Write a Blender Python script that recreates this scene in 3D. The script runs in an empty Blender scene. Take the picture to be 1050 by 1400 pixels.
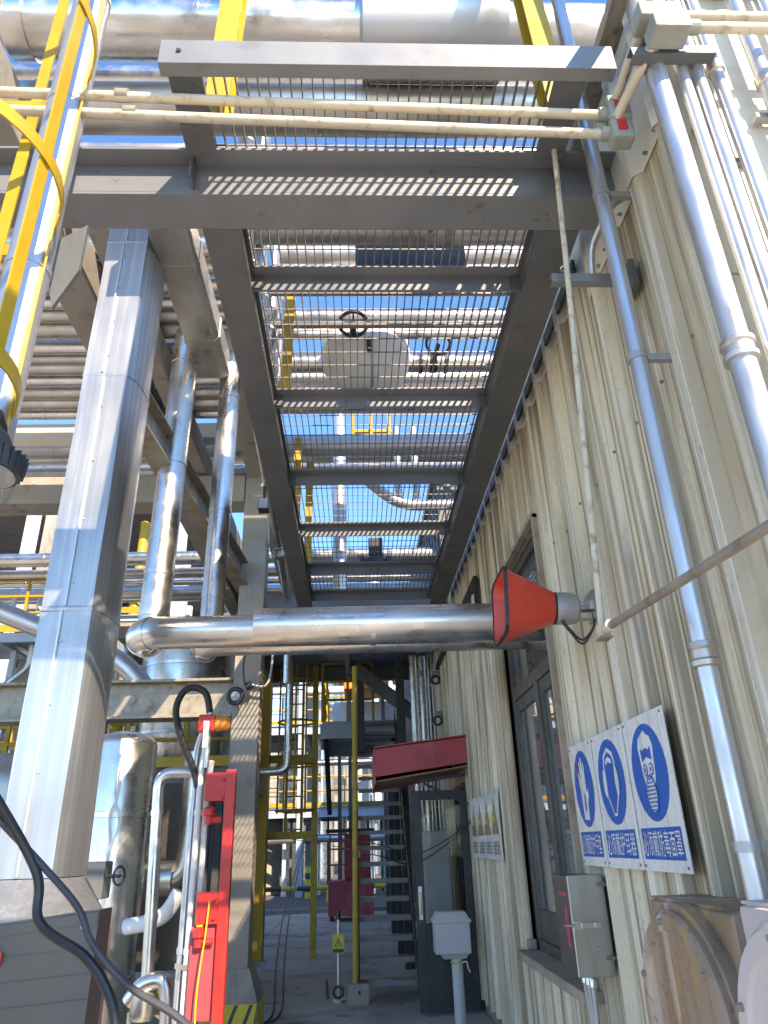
import bpy, bmesh, math, random
from mathutils import Vector, Matrix
random.seed(7)
R = math.radians
scene = bpy.context.scene

# ------------------------------------------------------------------ camera
cam_d = bpy.data.cameras.new('camera')
cam = bpy.data.objects.new('camera', cam_d)
scene.collection.objects.link(cam)
CAMROT = Matrix(((0.99902, 0.01310, -0.04222),
                 (-0.03262, -0.42597, -0.90415),
                 (-0.02983, 0.90464, -0.42513)))
cam.matrix_world = Matrix.Translation((0, 0, 1.6)) @ CAMROT.to_4x4()
cam_d.sensor_fit = 'VERTICAL'
cam_d.sensor_height = 36.0
cam_d.lens = 970 / 1400 * 36.0
cam_d.clip_start = 0.02
cam_d.clip_end = 2000
scene.camera = cam
# ------------------------------------------------------------------ sky and sun
SUN = Vector((0.58, -1.16, 1.02)).normalized()      # direction towards the sun
world = bpy.data.worlds.new('World'); scene.world = world; world.use_nodes = True
wn = world.node_tree
sky = wn.nodes.new('ShaderNodeTexSky'); sky.sky_type = 'NISHITA'; sky.sun_disc = False
sky.sun_elevation = math.asin(SUN.z)
sky.sun_rotation = math.atan2(SUN.x, SUN.y)
sky.altitude = 3000; sky.air_density = 1.0; sky.dust_density = 0.05; sky.ozone_density = 6.0
hs_ = wn.nodes.new('ShaderNodeHueSaturation'); hs_.inputs['Saturation'].default_value = 1.15
wn.links.new(sky.outputs[0], hs_.inputs['Color']); wn.links.new(hs_.outputs[0], wn.nodes['Background'].inputs[0])
wn.nodes['Background'].inputs[1].default_value = 0.15
sl = bpy.data.lights.new('sun', 'SUN'); sl.energy = 2.0; sl.angle = R(0.5); sl.color = (1.0, 0.97, 0.92)
so = bpy.data.objects.new('sun', sl); scene.collection.objects.link(so)
so.rotation_euler = (-SUN).to_track_quat('-Z', 'Y').to_euler()
vs = scene.view_settings
vs.view_transform = 'Standard'; vs.look = 'None'; vs.exposure = 2.32; vs.gamma = 1.0; vs.use_curve_mapping = False
vs.use_white_balance = True; vs.white_balance_temperature = 9200; vs.white_balance_tint = 16
scene.cycles.max_bounces = 8; scene.cycles.diffuse_bounces = 4; scene.cycles.glossy_bounces = 4
scene.cycles.use_denoising = True

# ------------------------------------------------------------------ materials
MATS = {}
def mat(name, c1, c2=None, rough=0.5, metal=0.0, scale=4.0, stretch=(1, 1, 1), bump=0.0, bscale=None, dirt=None,
        dirt_amt=0.5, dirt_scale=3.0, dirt_stretch=(1, 1, 1), rvar=0.12, emit=None, spec=None, grain=None, layers=()):
    m = bpy.data.materials.new(name); m.use_nodes = True
    nt = m.node_tree; N = nt.nodes; L = nt.links
    b = N['Principled BSDF']
    b.inputs['Metallic'].default_value = metal
    b.inputs['Roughness'].default_value = rough
    if spec is not None: b.inputs['Specular IOR Level'].default_value = spec
    tc = N.new('ShaderNodeTexCoord')
    def noise(sc, st, det=6.0, dist=0.0):
        mp = N.new('ShaderNodeMapping'); mp.inputs['Scale'].default_value = st
        L.new(tc.outputs['Object'], mp.inputs[0])
        n = N.new('ShaderNodeTexNoise'); n.inputs['Scale'].default_value = sc
        n.inputs['Detail'].default_value = det; n.inputs['Distortion'].default_value = dist
        L.new(mp.outputs[0], n.inputs['Vector'])
        return n.outputs['Fac']
    def ramp(src, a, bb):
        r = N.new('ShaderNodeMapRange'); r.inputs['From Min'].default_value = a; r.inputs['From Max'].default_value = bb
        r.clamp = True; L.new(src, r.inputs['Value']); return r.outputs[0]
    def mix(fac, A, B):
        x = N.new('ShaderNodeMix'); x.data_type = 'RGBA'
        L.new(fac, x.inputs[0])
        for k, v in ((6, A), (7, B)):
            if isinstance(v, tuple): x.inputs[k].default_value = (*v, 1)
            else: L.new(v, x.inputs[k])
        return x.outputs[2]
    c2 = c2 or tuple(v * 0.8 for v in c1)
    n1 = noise(scale, stretch)
    col = mix(ramp(n1, 0.3, 0.7), c1, c2)
    if grain:
        col = mix(ramp(noise(grain[0], grain[1], 3.0), 0.35, 0.75), col, grain[2])
    if dirt:
        lo = 0.72 - 0.42 * dirt_amt
        col = mix(ramp(noise(dirt_scale, dirt_stretch, 8.0, 0.6), lo, lo + 0.22), col, dirt)
    for sc_, st_, lo_, hi_, c_, k_ in layers:
        f_ = N.new('ShaderNodeMath'); f_.operation = 'MULTIPLY'; f_.inputs[1].default_value = k_
        L.new(ramp(noise(sc_, st_, 5.0, 0.3), lo_, hi_), f_.inputs[0]); col = mix(f_.outputs[0], col, c_)
    L.new(col, b.inputs['Base Color'])
    rr = N.new('ShaderNodeMapRange'); rr.inputs['To Min'].default_value = max(0.03, rough - rvar); rr.inputs['To Max'].default_value = min(1, rough + rvar)
    rr.inputs['From Min'].default_value = 0.3; rr.inputs['From Max'].default_value = 0.7
    L.new(noise(scale * 2.3, stretch), rr.inputs['Value']); L.new(rr.outputs[0], b.inputs['Roughness'])
    if bump:
        bp = N.new('ShaderNodeBump'); bp.inputs['Strength'].default_value = bump; bp.inputs['Distance'].default_value = 0.02
        L.new(noise(bscale or scale * 3, stretch), bp.inputs['Height']); L.new(bp.outputs[0], b.inputs['Normal'])
    if emit:
        b.inputs['Emission Color'].default_value = (*emit[0], 1); b.inputs['Emission Strength'].default_value = emit[1]
    MATS[name] = m
    return m
DUCT = mat('dull_aluminium_duct', (0.40, 0.42, 0.435), (0.34, 0.36, 0.372), 0.42, 0.82, 1.5, (1, 1, .35), 0.05, 2.2, (0.30, .31, .315), .3, 2.0, (8, 8, .3), layers=((3, (14, 14, .12), .45, .65, (0.52, .54, .55), .6), (1.6, (1, 1, .8), .52, .64, (0.33, .345, .35), .6)))
ALU = mat('aluminium_cladding', (0.56, 0.575, 0.58), (0.48, 0.495, 0.50), 0.42, 0.8, 1.5, (1, 1, .35), 0.06, 2.2, (0.55, .55, .53), .35, 2.0, (8, 8, .3))
STEEL = mat('stainless_jacket', (0.72, 0.70, 0.66), (0.58, 0.56, 0.52), 0.32, 1.0, 3.0, (1, 1, 1), 0.012, 5.0)
STEELD = mat('weathered_jacket', (0.62, 0.59, 0.54), (0.44, 0.41, 0.37), 0.38, 0.9, 2.2, (1.5, 1, 1), 0.016, 5.0, (0.45, .39, .31), .3, .7, (1, 2, 2))
GALV = mat('galvanised_tube', (0.60, 0.61, 0.62), (0.50, 0.51, 0.52), 0.38, 0.78, 9, (1, 1, .25), 0.01, 14, (0.45, .42, .38), .25, 5, (3, 3, .4))
GREY = mat('grey_steel_paint', (0.115, 0.123, 0.127), (0.092, 0.099, 0.102), 0.48, 0.0, 3, (1, 1, 1), 0.05, 30, (0.08, .07, .06), .3, 4, layers=((9, (1, 1, 1), .66, .72, (0.10, .06, .035), .8), (1.4, (1, 1, 1), .45, .62, (0.15, .155, .155), .5)))
GREYL = mat('pale_grey_steel_paint', (0.185, 0.199, 0.206), (0.152, 0.163, 0.169), 0.45, 0.0, 3, (1, 1, 1), 0.04, 30, (0.12, .112, .10), .25, 5, layers=((11, (1, 1, 1), .66, .72, (0.13, .08, .045), .7), (1.4, (1, 1, 1), .45, .62, (0.23, .24, .245), .5)))
DARK = mat('dark_steel_paint', (0.035, 0.037, 0.042), (0.024, 0.025, 0.028), 0.5, 0, 4, (1, 1, 1), 0.05, 25)
GRATE = mat('galvanised_grating', (0.24, 0.225, 0.20), (0.17, 0.155, 0.13), 0.5, 0.5, 12, (1, 1, 1), 0, None, (0.22, .14, .08), .3, 9)
YEL = mat('yellow_paint', (0.50, 0.31, 0.02), (0.43, 0.26, 0.015), 0.42, 0, 5, (1, 1, 1), 0.04, 30, (0.36, .22, .03), .2, 6)
YELD = mat('yellow_paint_worn', (0.50, 0.34, 0.03), (0.42, 0.28, 0.025), 0.5, 0, 5, (1, 1, 1), 0.05, 30, (0.2, .13, .04), .3, 6)
RED = mat('red_paint', (0.66, 0.035, 0.028), (0.58, 0.028, 0.025), 0.4, 0, 4, (1, 1, 1), 0.03, 30, (0.42, .03, .03), .2, 7)
REDD = mat('dull_red_paint', (0.46, 0.065, 0.08), (0.39, 0.052, 0.064), 0.5, 0, 3, (1, 1, 1), 0.03, 30, (0.22, .035, .04), .25, 4, layers=((3, (1, 1, .4), .52, .64, (0.52, .15, .15), .5), (14, (1, 1, 1), .64, .7, (0.12, .04, .03), .6)))
CLAD = mat('weathered_beige_sheet', (0.75, 0.66, 0.48), (0.66, 0.565, 0.39), 0.5, 0, 2.2, (1, 1, .5), 0.05, 40,
           (0.40, .33, .22), .45, 1.6, (2.0, 3.0, .5), .1, layers=((1.2, (1, 1.5, .6), .42, .60, (0.46, .365, .235), .9), (2.0, (2, 8, .15), .50, .58, (0.22, .165, .10), .75), (2.3, (2, 11, .11), .54, .61, (0.80, .74, .60), .5), (3.0, (2, 16, .10), .57, .62, (0.16, .115, .07), .7), (55, (1, 1, .5), .56, .68, (0.34, .28, .19), .32)))
CREST = mat('worn_rib_crest', (0.75, 0.69, 0.54), (0.66, 0.59, 0.43), 0.5, 0, 2.2, (1, 1, .5), 0.04, 40, (0.45, .38, .27), .45, 2.8, (6.0, 9.0, .4), layers=((2.0, (2, 8, .15), .50, .60, (0.34, .27, .18), .7), (2.3, (2, 13, .12), .52, .58, (0.86, .84, .76), .7), (50, (1, 1, .5), .6, .68, (0.30, .24, .15), .5)))
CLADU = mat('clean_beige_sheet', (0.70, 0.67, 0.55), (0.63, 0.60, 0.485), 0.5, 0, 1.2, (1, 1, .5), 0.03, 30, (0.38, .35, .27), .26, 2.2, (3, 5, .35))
BEIGEP = mat('beige_conduit_paint', (0.60, 0.53, 0.40), (0.50, 0.43, 0.31), 0.5, 0, 8, (1, 1, 1), 0.1, 60, (0.26, .17, .10), .42, 9, (2, 2, 2))
RUSTP = mat('rusty_conduit', (0.34, 0.30, 0.24), (0.25, 0.21, 0.16), 0.5, .4, 9, (1, 1, 1), 0.1, 60, (0.14, .09, .05), .4, 9)
FIT = mat('green_grey_fitting', (0.32, 0.335, 0.28), (0.26, 0.27, 0.225), 0.5, 0, 12, (1, 1, 1), 0.08, 60)
CONC = mat('concrete', (0.37, 0.335, 0.285), (0.28, 0.25, 0.21), 0.85, 0, 1.6, (1, 1, 1), 0.25, 12, (0.16, .14, .115), .38, 2.5, (2, 2, .6))
FLOOR = mat('concrete_paving', (0.50, 0.47, 0.42), (0.41, 0.385, 0.345), 0.75, 0, .6, (1, 1, 1), 0.15, 25, (0.24, .225, .20), .42, .9, layers=((.8, (1, 1, 1), .56, .64, (0.13, .122, .115), .6), (3.5, (1, 1, 1), .62, .67, (0.09, .085, .08), .6), (60, (1, 1, 1), .6, .7, (0.3, .29, .27), .5)))
ASPH = mat('asphalt_gravel', (0.115, 0.117, 0.122), (0.075, 0.077, 0.08), 0.9, 0, 9, (1, 1, 1), 0.5, 30, (0.17, .17, .17), .3, 20)
BLK = mat('black_rubber', (0.018, 0.018, 0.02), (0.012, 0.012, 0.013), 0.45, 0, 10, (1, 1, 1), 0.05, 40)
CABLEG = mat('grey_black_cable', (0.05, 0.05, 0.055), (0.03, 0.03, 0.034), 0.5, 0, 10, (1, 1, 1), 0.05, 40)
CABLEB = mat('faded_blue_cable', (0.07, 0.075, 0.13), (0.05, 0.052, 0.095), 0.5, 0, 10)
WHITE = mat('white_paint', (0.74, 0.74, 0.72), (0.66, 0.66, 0.63), 0.45, 0, 4, (1, 1, 1), 0, None, (0.45, .42, .36), .2, 6)
SIGNW = mat('sign_white_enamel', (0.74, 0.75, 0.73), (0.68, 0.69, 0.67), 0.28, 0, 3, (1, 1, 1), 0, None, (0.56, .50, .38), .32, 5, layers=((4, (1, 9, .4), .57, .64, (0.48, .41, .30), .5), (60, (1, 1, 1), .62, .68, (0.4, .36, .28), .5)))
SIGNB = mat('sign_blue_print', (0.001, 0.115, 0.44), (0.001, 0.10, 0.39), 0.38, 0, 3, spec=0.3)
SIGNP = mat('sign_faded_print', (0.10, 0.08, 0.30), (0.20, 0.12, 0.34), 0.3, 0, 9)
GREYBOX = mat('pale_grey_plastic', (0.50, 0.51, 0.51), (0.44, 0.45, 0.45), 0.5, 0, 3, (1, 1, 1), 0.05, 20, (0.3, .29, .27), .25, 4)
STST = mat('stainless_cabinet', (0.47, 0.46, 0.41), (0.41, 0.40, 0.355), 0.38, 0.75, 6, (1, 1, .2), 0.03, 30, (0.33, .3, .24), .25, 3)
CABD = mat('dark_metal_cabinet', (0.12, 0.107, 0.092), (0.085, 0.076, 0.066), 0.42, 0.2, 2.5, (1, 1, .4), 0.05, 10, (0.10, .085, .075), .4, 2, (1, 1, .4))
BRONZE = mat('bronze_window_frame', (0.13, 0.125, 0.115), (0.10, 0.096, 0.088), 0.42, 0.3, 5, (1, 1, 1), 0.03, 30)
SILL = mat('stained_sill', (0.40, 0.34, 0.27), (0.30, 0.25, 0.19), 0.8, 0, 5, (1, 1, 1), 0.3, 20, (0.17, .13, .09), .4, 6)
DRUM = mat('dirty_primer_drum', (0.36, 0.25, 0.175), (0.27, 0.185, 0.13), 0.55, 0, 2.5, (1, 1, 1), 0.08, 25, (0.22, .13, .065), .5, 2.2, (3, 3, .5), layers=((3, (2, 4, .4), .52, .60, (0.40, .23, .09), .7), (2.5, (2, 6, .25), .54, .60, (0.52, .44, .37), .6), (30, (1, 1, 1), .6, .66, (0.16, .10, .07), .6)))
DRUML = mat('pale_pink_drum', (0.56, 0.48, 0.46), (0.50, 0.43, 0.41), 0.55, 0, 2.5, (1, 1, 1), 0.05, 25, (0.36, .29, .26), .25, 3)
ALUMG = mat('cast_aluminium', (0.42, 0.42, 0.42), (0.34, 0.34, 0.34), 0.5, 0.5, 8, (1, 1, 1), 0.1, 60)
HORN = mat('red_horn_plastic', (0.68, 0.055, 0.028), (0.60, 0.05, 0.026), 0.45, 0, 3, (1, 1, 1), 0.03, 40, (0.45, .06, .04), .3, 6, layers=((3.5, (1, 1, 1.5), .50, .68, (0.58, .16, .11), .55), (40, (1, 1, 1), .62, .68, (0.3, .08, .06), .5)))
DARKHOLE = mat('dark_interior', (0.03, 0.03, 0.032), (0.02, 0.02, 0.022), 0.8)
PINKST = mat('pink_marker', (0.55, 0.06, 0.12), (0.45, 0.07, 0.11), 0.5, 0, 30)
PALEB = mat('pale_blue_steel', (0.42, 0.50, 0.58), (0.36, 0.43, 0.50), 0.5, 0, 3)
BLUE = mat('blue_tarpaulin', (0.03, 0.24, 0.55), (0.025, 0.19, 0.45), 0.5, 0, 4)
ORANGE = mat('orange_paint', (0.72, 0.27, 0.03), (0.62, 0.22, 0.03), 0.45, 0, 4)
CREAM = mat('cream_wall', (0.66, 0.63, 0.56), (0.60, 0.57, 0.50), 0.7, 0, 1.5, (1, 1, 1), 0, None, (0.45, .42, .36), .2, 2)
BROWNP = mat('brown_picture_print', (0.32, 0.21, 0.07), (0.20, 0.13, 0.05), 0.3, 0, 14)
INK = mat('dark_print', (0.05, 0.05, 0.055), (0.04, 0.04, 0.042), 0.4)
WARNY = mat('warning_yellow', (0.70, 0.52, 0.04), (0.62, 0.46, 0.04), 0.45, 0, 5)
BRICK = mat('tan_firebrick', (0.34, 0.20, 0.13), (0.28, 0.16, 0.10), 0.7, 0, 4)
def glass_mat(name, tint, rough):
    m = bpy.data.materials.new(name); m.use_nodes = True
    b = m.node_tree.nodes['Principled BSDF']
    b.inputs['Base Color'].default_value = (*tint, 1); b.inputs['Roughness'].default_value = rough
    b.inputs['IOR'].default_value = 1.5; b.inputs['Transmission Weight'].default_value = 0.55
    b.inputs['Specular IOR Level'].default_value = 1.0; b.inputs['Coat Weight'].default_value = 0.6; b.inputs['Coat Roughness'].default_value = 0.02
    return m
GLASS = glass_mat('window_glass', (0.30, 0.33, 0.33), 0.02)
GLASSC = glass_mat('door_glass', (0.75, 0.78, 0.76), 0.01); GLASSC.node_tree.nodes['Principled BSDF'].inputs['Transmission Weight'].default_value = 1.0; GLASSC.node_tree.nodes['Principled BSDF'].inputs['IOR'].default_value = 1.1
LENS = glass_mat('lamp_lens', (0.7, 0.7, 0.68), 0.15)

# ------------------------------------------------------------------ mesh helpers
COL = scene.collection
ROOT = {}
def rloc(o):
    while o.parent: o = o.parent
    return o.location
def frame(d, up=None):
    d = d.normalized()
    up = Vector(up) if up else (Vector((0, 0, 1)) if abs(d.z) < 0.95 else Vector((0, 1, 0)))
    r = d.cross(up).normalized(); u = r.cross(d).normalized()
    return r, u
class MB:
    def __init__(self): self.v = []; self.f = []
    def add(self, vs_, fs_):
        o = len(self.v); self.v += [Vector(p) for p in vs_]; self.f += [tuple(i + o for i in f) for f in fs_]; return self
    def box(self, x0, x1, y0, y1, z0, z1):
        x0, x1 = sorted((x0, x1)); y0, y1 = sorted((y0, y1)); z0, z1 = sorted((z0, z1))
        return self.add([(x0, y0, z0), (x1, y0, z0), (x1, y1, z0), (x0, y1, z0), (x0, y0, z1), (x1, y0, z1), (x1, y1, z1), (x0, y1, z1)],
                 [(0, 3, 2, 1), (4, 5, 6, 7), (0, 1, 5, 4), (1, 2, 6, 5), (2, 3, 7, 6), (3, 0, 4, 7)])
    def ext(self, prof, p0, p1, up=None):
        p0 = Vector(p0); p1 = Vector(p1); r, u = frame(p1 - p0, up); n = len(prof)
        return self.add([p0 + r * a + u * b for a, b in prof] + [p1 + r * a + u * b for a, b in prof],
                 [tuple(range(n)), tuple(range(2 * n - 1, n - 1, -1))] + [(i, n + i, n + (i + 1) % n, (i + 1) % n) for i in range(n)])
    def bar(self, p0, p1, w, h, up=None):
        return self.ext([(-w / 2, -h / 2), (w / 2, -h / 2), (w / 2, h / 2), (-w / 2, h / 2)], p0, p1, up)
    def ibeam(self, p0, p1, h, b, tw=.012, tf=.014, up=None):
        H = h / 2; B = b / 2; w = tw / 2
        return self.ext([(-B, -H), (B, -H), (B, -H + tf), (w, -H + tf), (w, H - tf), (B, H - tf), (B, H), (-B, H), (-B, H - tf), (-w, H - tf), (-w, -H + tf), (-B, -H + tf)], p0, p1, up)
    def angle(self, p0, p1, a, b, t=.01, up=None):
        return self.ext([(0, 0), (a, 0), (a, t), (t, t), (t, b), (0, b)], p0, p1, up)
    def channel(self, p0, p1, h, b, t=.012, up=None):
        return self.ext([(0, -h / 2), (b, -h / 2), (b, -h / 2 + t), (t, -h / 2 + t), (t, h / 2 - t), (b, h / 2 - t), (b, h / 2), (0, h / 2)], p0, p1, up)
    def tube(self, pts, r, n=16, cap=True, rr=None):
        pts = [Vector(p) for p in pts]; k = len(pts); o = len(self.v)
        u = None
        for i, p in enumerate(pts):
            d = (pts[min(i + 1, k - 1)] - pts[max(i - 1, 0)]).normalized()
            if u is None: rv, u = frame(d)
            u = (u - d * u.dot(d)).normalized(); rv = d.cross(u).normalized()
            rad = rr[i] if rr else r
            for j in range(n):
                a = 2 * math.pi * j / n
                self.v.append(p + (rv * math.cos(a) + u * math.sin(a)) * rad)
        for i in range(k - 1):
            for j in range(n):
                a = o + i * n + j; b = o + i * n + (j + 1) % n
                self.f.append((a, b, b + n, a + n))
        if cap:
            self.f.append(tuple(o + j for j in range(n - 1, -1, -1))); self.f.append(tuple(o + (k - 1) * n + j for j in range(n)))
        return self
    def cyl(self, p0, p1, r0, r1=None, n=20):
        return self.tube([p0, p1], r0, n, True, [r0, r0 if r1 is None else r1])
    def lathe(self, prof, p0, d, n=24, cap=True):
        p0 = Vector(p0); d = Vector(d).normalized()
        return self.tube_fixed([p0 + d * t for r, t in prof], [r for r, t in prof], d, n, cap)
    def tube_fixed(self, pts, rr, d, n, cap):
        r, u = frame(d); o = len(self.v); k = len(pts)
        for p, rad in zip(pts, rr):
            for j in range(n):
                a = 2 * math.pi * j / n
                self.v.append(p + (r * math.cos(a) + u * math.sin(a)) * rad)
        for i in range(k - 1):
            for j in range(n):
                a = o + i * n + j; b = o + i * n + (j + 1) % n
                self.f.append((a, a + n, b + n, b))
        if cap:
            self.f.append(tuple(o + j for j in range(n))); self.f.append(tuple(o + (k - 1) * n + j for j in range(n - 1, -1, -1)))
        return self
    def torus(self, c, axis, RR, r, n=28, m=8, a0=0, a1=2 * math.pi):
        ra, u = frame(Vector(axis)); full = abs(a1 - a0 - 2 * math.pi) < 1e-6
        pts = [Vector(c) + (ra * math.cos(a0 + (a1 - a0) * i / n) + u * math.sin(a0 + (a1 - a0) * i / n)) * RR for i in range(n + 1)]
        return self.tube(pts, r, m, not full)
    def build(self, name, m, parent=None, smooth=True, bev=0.0, label=None, kind=None):
        me = bpy.data.meshes.new(name)
        off = rloc(parent) if parent else Vector((0, 0, 0))
        me.from_pydata([tuple(p - off) for p in self.v], [], self.f)
        bm = bmesh.new(); bm.from_mesh(me)
        bmesh.ops.recalc_face_normals(bm, faces=bm.faces)
        if bev > 0:
            ed = [e for e in bm.edges if len(e.link_faces) == 2 and e.calc_face_angle(0) > 0.5]
            bmesh.ops.bevel(bm, geom=ed, offset=bev, segments=2, affect='EDGES', profile=0.6, clamp_overlap=True)
        bm.to_mesh(me); bm.free()
        me.materials.append(m)
        if smooth:
            me.shade_smooth(); me.set_sharp_from_angle(angle=R(35))
        o = bpy.data.objects.new(name, me); COL.objects.link(o)
        if parent: o.parent = parent
        if label: o['label'] = label
        if kind: o['kind'] = kind
        return o
def tag(o, label, cat, group=None):
    o['label'] = label; o['category'] = cat
    if group: o['group'] = group
    return o
def thing(name, label, cat, loc=(0, 0, 0), group=None):
    o = bpy.data.objects.new(name, None); COL.objects.link(o); o.location = loc; o.empty_display_size = .1
    return tag(o, label, cat, group)
def struct(o):
    o['kind'] = 'structure'; return o
def copy_tree(o, parent=None):
    c = o.copy(); COL.objects.link(c); c.parent = parent
    for ch in list(o.children): copy_tree(ch, c)
    return c
def fillet(pts, rad, n=8):
    pts = [Vector(p) for p in pts]; out = [pts[0]]
    for i in range(1, len(pts) - 1):
        a, b, c = pts[i - 1], pts[i], pts[i + 1]
        u = (a - b); w = (c - b); t = min(rad, u.length * .49, w.length * .49)
        p, q = b + u.normalized() * t, b + w.normalized() * t
        for k in range(n + 1):
            s = k / n; out.append((p * (1 - s) + b * s) * (1 - s) + (b * (1 - s) + q * s) * s)
    out.append(pts[-1]); return out
def along(pts, d):
    for a, b in zip(pts, pts[1:]):
        l = (b - a).length
        if d <= l: return a + (b - a) * (d / l), (b - a).normalized()
        d -= l
    return pts[-1], (pts[-1] - pts[-2]).normalized()
def pipe(name, label, pts, r, m, bend=None, bands=(), cat='pipe', group=None, n=20, parent=None, bw=.035, bh=.006, part='band'):
    P = fillet(pts, bend if bend else r * 2.2) if len(pts) > 2 else [Vector(p) for p in pts]
    o = MB().tube(P, r, n).build(name, m, parent)
    if not parent: tag(o, label, cat, group)
    tot = sum((b - a).length for a, b in zip(P, P[1:]))
    ds = bands if not isinstance(bands, (int, float)) else [bands * (k + .5) for k in range(int(tot / bands))]
    for d in ds:
        p, t = along(P, d)
        MB().lathe([(r, 0), (r + bh, 0), (r + bh, bw), (r, bw)], p - t * bw / 2, t, n, False).build(part, m, o)
    return o
def flange(mb, p, d, r, w=.03):
    d = Vector(d).normalized(); mb.cyl(Vector(p) - d * w, Vector(p) + d * w, r); return mb
def path_smooth(pts, k=8):
    P = [Vector(p) for p in pts]; out = []
    for i in range(len(P) - 1):
        a, b, c, d = P[max(i - 1, 0)], P[i], P[i + 1], P[min(i + 2, len(P) - 1)]
        for s in range(k):
            t = s / k
            out.append(.5 * ((2 * b) + (c - a) * t + (2 * a - 5 * b + 4 * c - d) * t * t + (3 * b - a - 3 * c + d) * t ** 3))
    out.append(P[-1]); return out
def cable(name, label, pts, r, m, cat='cable', parent=None, group=None):
    o = MB().tube(path_smooth(pts), r, 10).build(name, m, parent)
    if not parent: tag(o, label, cat, group)
    return o

# ================================================================== THE SETTING
g = MB().box(-400, 400, -400, 900, -0.6, -0.02).build('ground', ASPH); struct(g)
struct(MB().box(1.3, 30, -30, 12, -.3, -.012).build('bounce_yard', FLOOR, None, False))  # unseen pale paving, added to bounce light up into the alley
pav = struct(MB().box(-30, 1.3, -30, 22.0, -0.3, -0.012).build('pavement', CONC))
# cast slabs with open joints
ys = [-8, -4, 0, 4, 8.4, 12.6, 17.0, 21.94]; xs = [-14, -9.8, -5.6, -1.9, 1.3]
for i in range(len(ys) - 1):
    for j in range(len(xs) - 1):
        MB().box(xs[j] + .006, xs[j + 1] - .006, ys[i] + .006, ys[i + 1] - .006, -.011, 0.0).build('slab', FLOOR, pav, False)
kerb = struct(MB().box(-30, 8, 22.0, 22.22, -.2, .11).build('kerb', CONC, None, False, .015))
road = struct(MB().box(-60, 60, 22.9, 60, -.1, -.008).build('road', ASPH, None, False))
for k in range(5):
    MB().box(-9 + k * 3.2, -7.2 + k * 3.2, 43, 43.15, -.006, -.004).build('lane_marking', WHITE, road, False)

# ================================================================== METAL CLAD BUILDING (right)
WX = 1.3
bld = thing('metal_clad_building', 'beige corrugated metal clad building along the right side of the alley', 'building', (WX, 4, 0))
RP, RT, RS, RD = .30, .060, .026, .040       # rib pitch, crest, slope, depth
def sheet(y0, y1, z0, z1, m, xo=0.0, name='cladding_sheet', phase=0.05):
    prof = [(y0, 0)]
    k0 = math.floor((y0 - phase) / RP) - 1; k = k0
    while True:
        a = phase + k * RP
        for yy, d in ((a, 0), (a + RS, RD), (a + RS + RT, RD), (a + 2 * RS + RT, 0)):
            if y0 + .002 < yy < y1 - .002: prof.append((yy, d))
        k += 1
        if a > y1: break
    prof.append((y1, 0)); mb = MB(); vs_ = []; nz = 1
    n = len(prof)
    for z in (z0, z1): vs_ += [(WX - xo - d, y, z) for y, d in prof]
    vs_ += [(WX - xo + .006 - d, y, z) for z in (z0, z1) for y, d in prof]
    fs_ = []
    for i in range(n - 1):
        fs_.append((i, i + 1, n + i + 1, n + i)); fs_.append((2 * n + i, 3 * n + i, 3 * n + i + 1, 2 * n + i + 1))
        fs_.append((i, 2 * n + i, 2 * n + i + 1, i + 1)); fs_.append((n + i, n + i + 1, 3 * n + i + 1, 3 * n + i))
    fs_ += [(0, n, 3 * n, 2 * n), (n - 1, 3 * n - 1, 4 * n - 1, 2 * n - 1)]
    mb.add(vs_, fs_); o = mb.build(name, m, bld, False)
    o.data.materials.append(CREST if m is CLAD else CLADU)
    for pl in o.data.polygons:
        if pl.center.x < -xo - RD + .0015: pl.material_index = 1
    return o
WY0, WY1, WZ0, WZ1 = 4.58, 6.20, 0.86, 3.68      # window opening
DY0, DY1, DZ1 = 8.95, 9.95, 2.2                   # door opening
YN, YF, ZT = 1.88, 11.3, 5.02
SPLIT = 4.30
for a, b in ((YN, 2.95), (2.95, WY0)):
    sheet(a, b, .12, SPLIT if b < 3.2 else 4.48, CLAD)
sheet(WY0, WY1, .12, WZ0 - .06, CLAD); sheet(WY0, WY1, WZ1, 4.48, CLAD)
for a, b in ((WY1, 7.55), (7.55, DY0)): sheet(a, b, .12, 4.48, CLAD)
sheet(DY0, DY1, DZ1, 4.48, CLAD); sheet(DY1, YF, .12, 4.48, CLAD)
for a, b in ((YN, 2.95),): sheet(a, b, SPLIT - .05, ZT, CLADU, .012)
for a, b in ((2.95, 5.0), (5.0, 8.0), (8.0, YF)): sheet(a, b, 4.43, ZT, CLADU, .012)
MB().box(WX + .01, WX + .16, YN, YF, 0, .16).build('plinth', CONC, bld, False)
for a, b, c, d in ((YN + .03, WY0, .16, ZT), (WY1, DY0, .16, ZT), (DY1, YF, .16, ZT)):
    MB().box(WX + .012, WX + .15, a, b, c, d).build('wall_core', DARKHOLE, bld, False)
MB().box(WX + .012, WX + .15, WY0, WY1, .16, WZ0 - .07).build('wall_core', DARKHOLE, bld, False)
MB().box(WX + .012, WX + .15, WY0, WY1, WZ1 + .01, ZT).build('wall_core', DARKHOLE, bld, False)
MB().box(WX + .012, WX + .15, DY0, DY1, DZ1 + .02, ZT).build('wall_core', DARKHOLE, bld, False)
MB().box(WX - .09, 9.1, YN - .1, YF + .1, ZT, ZT + .12).build('roof', GREYL, bld, False, .02)
MB().box(8.85, 9.0, YN, YF, 0, ZT).build('back_wall', CREAM, bld, False)
MB().box(WX + .15, 8.85, YF - .15, YF, 0, ZT).build('end_wall', CREAM, bld, False)
MB().box(WX + .15, 8.85, YN + .03, YN + .15, 0, ZT).build('end_wall', CREAM, bld, False)
MB().box(WX + .15, 8.85, YN + .15, YF - .15, .02, .06).build('inner_floor', CONC, bld, False)
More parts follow.
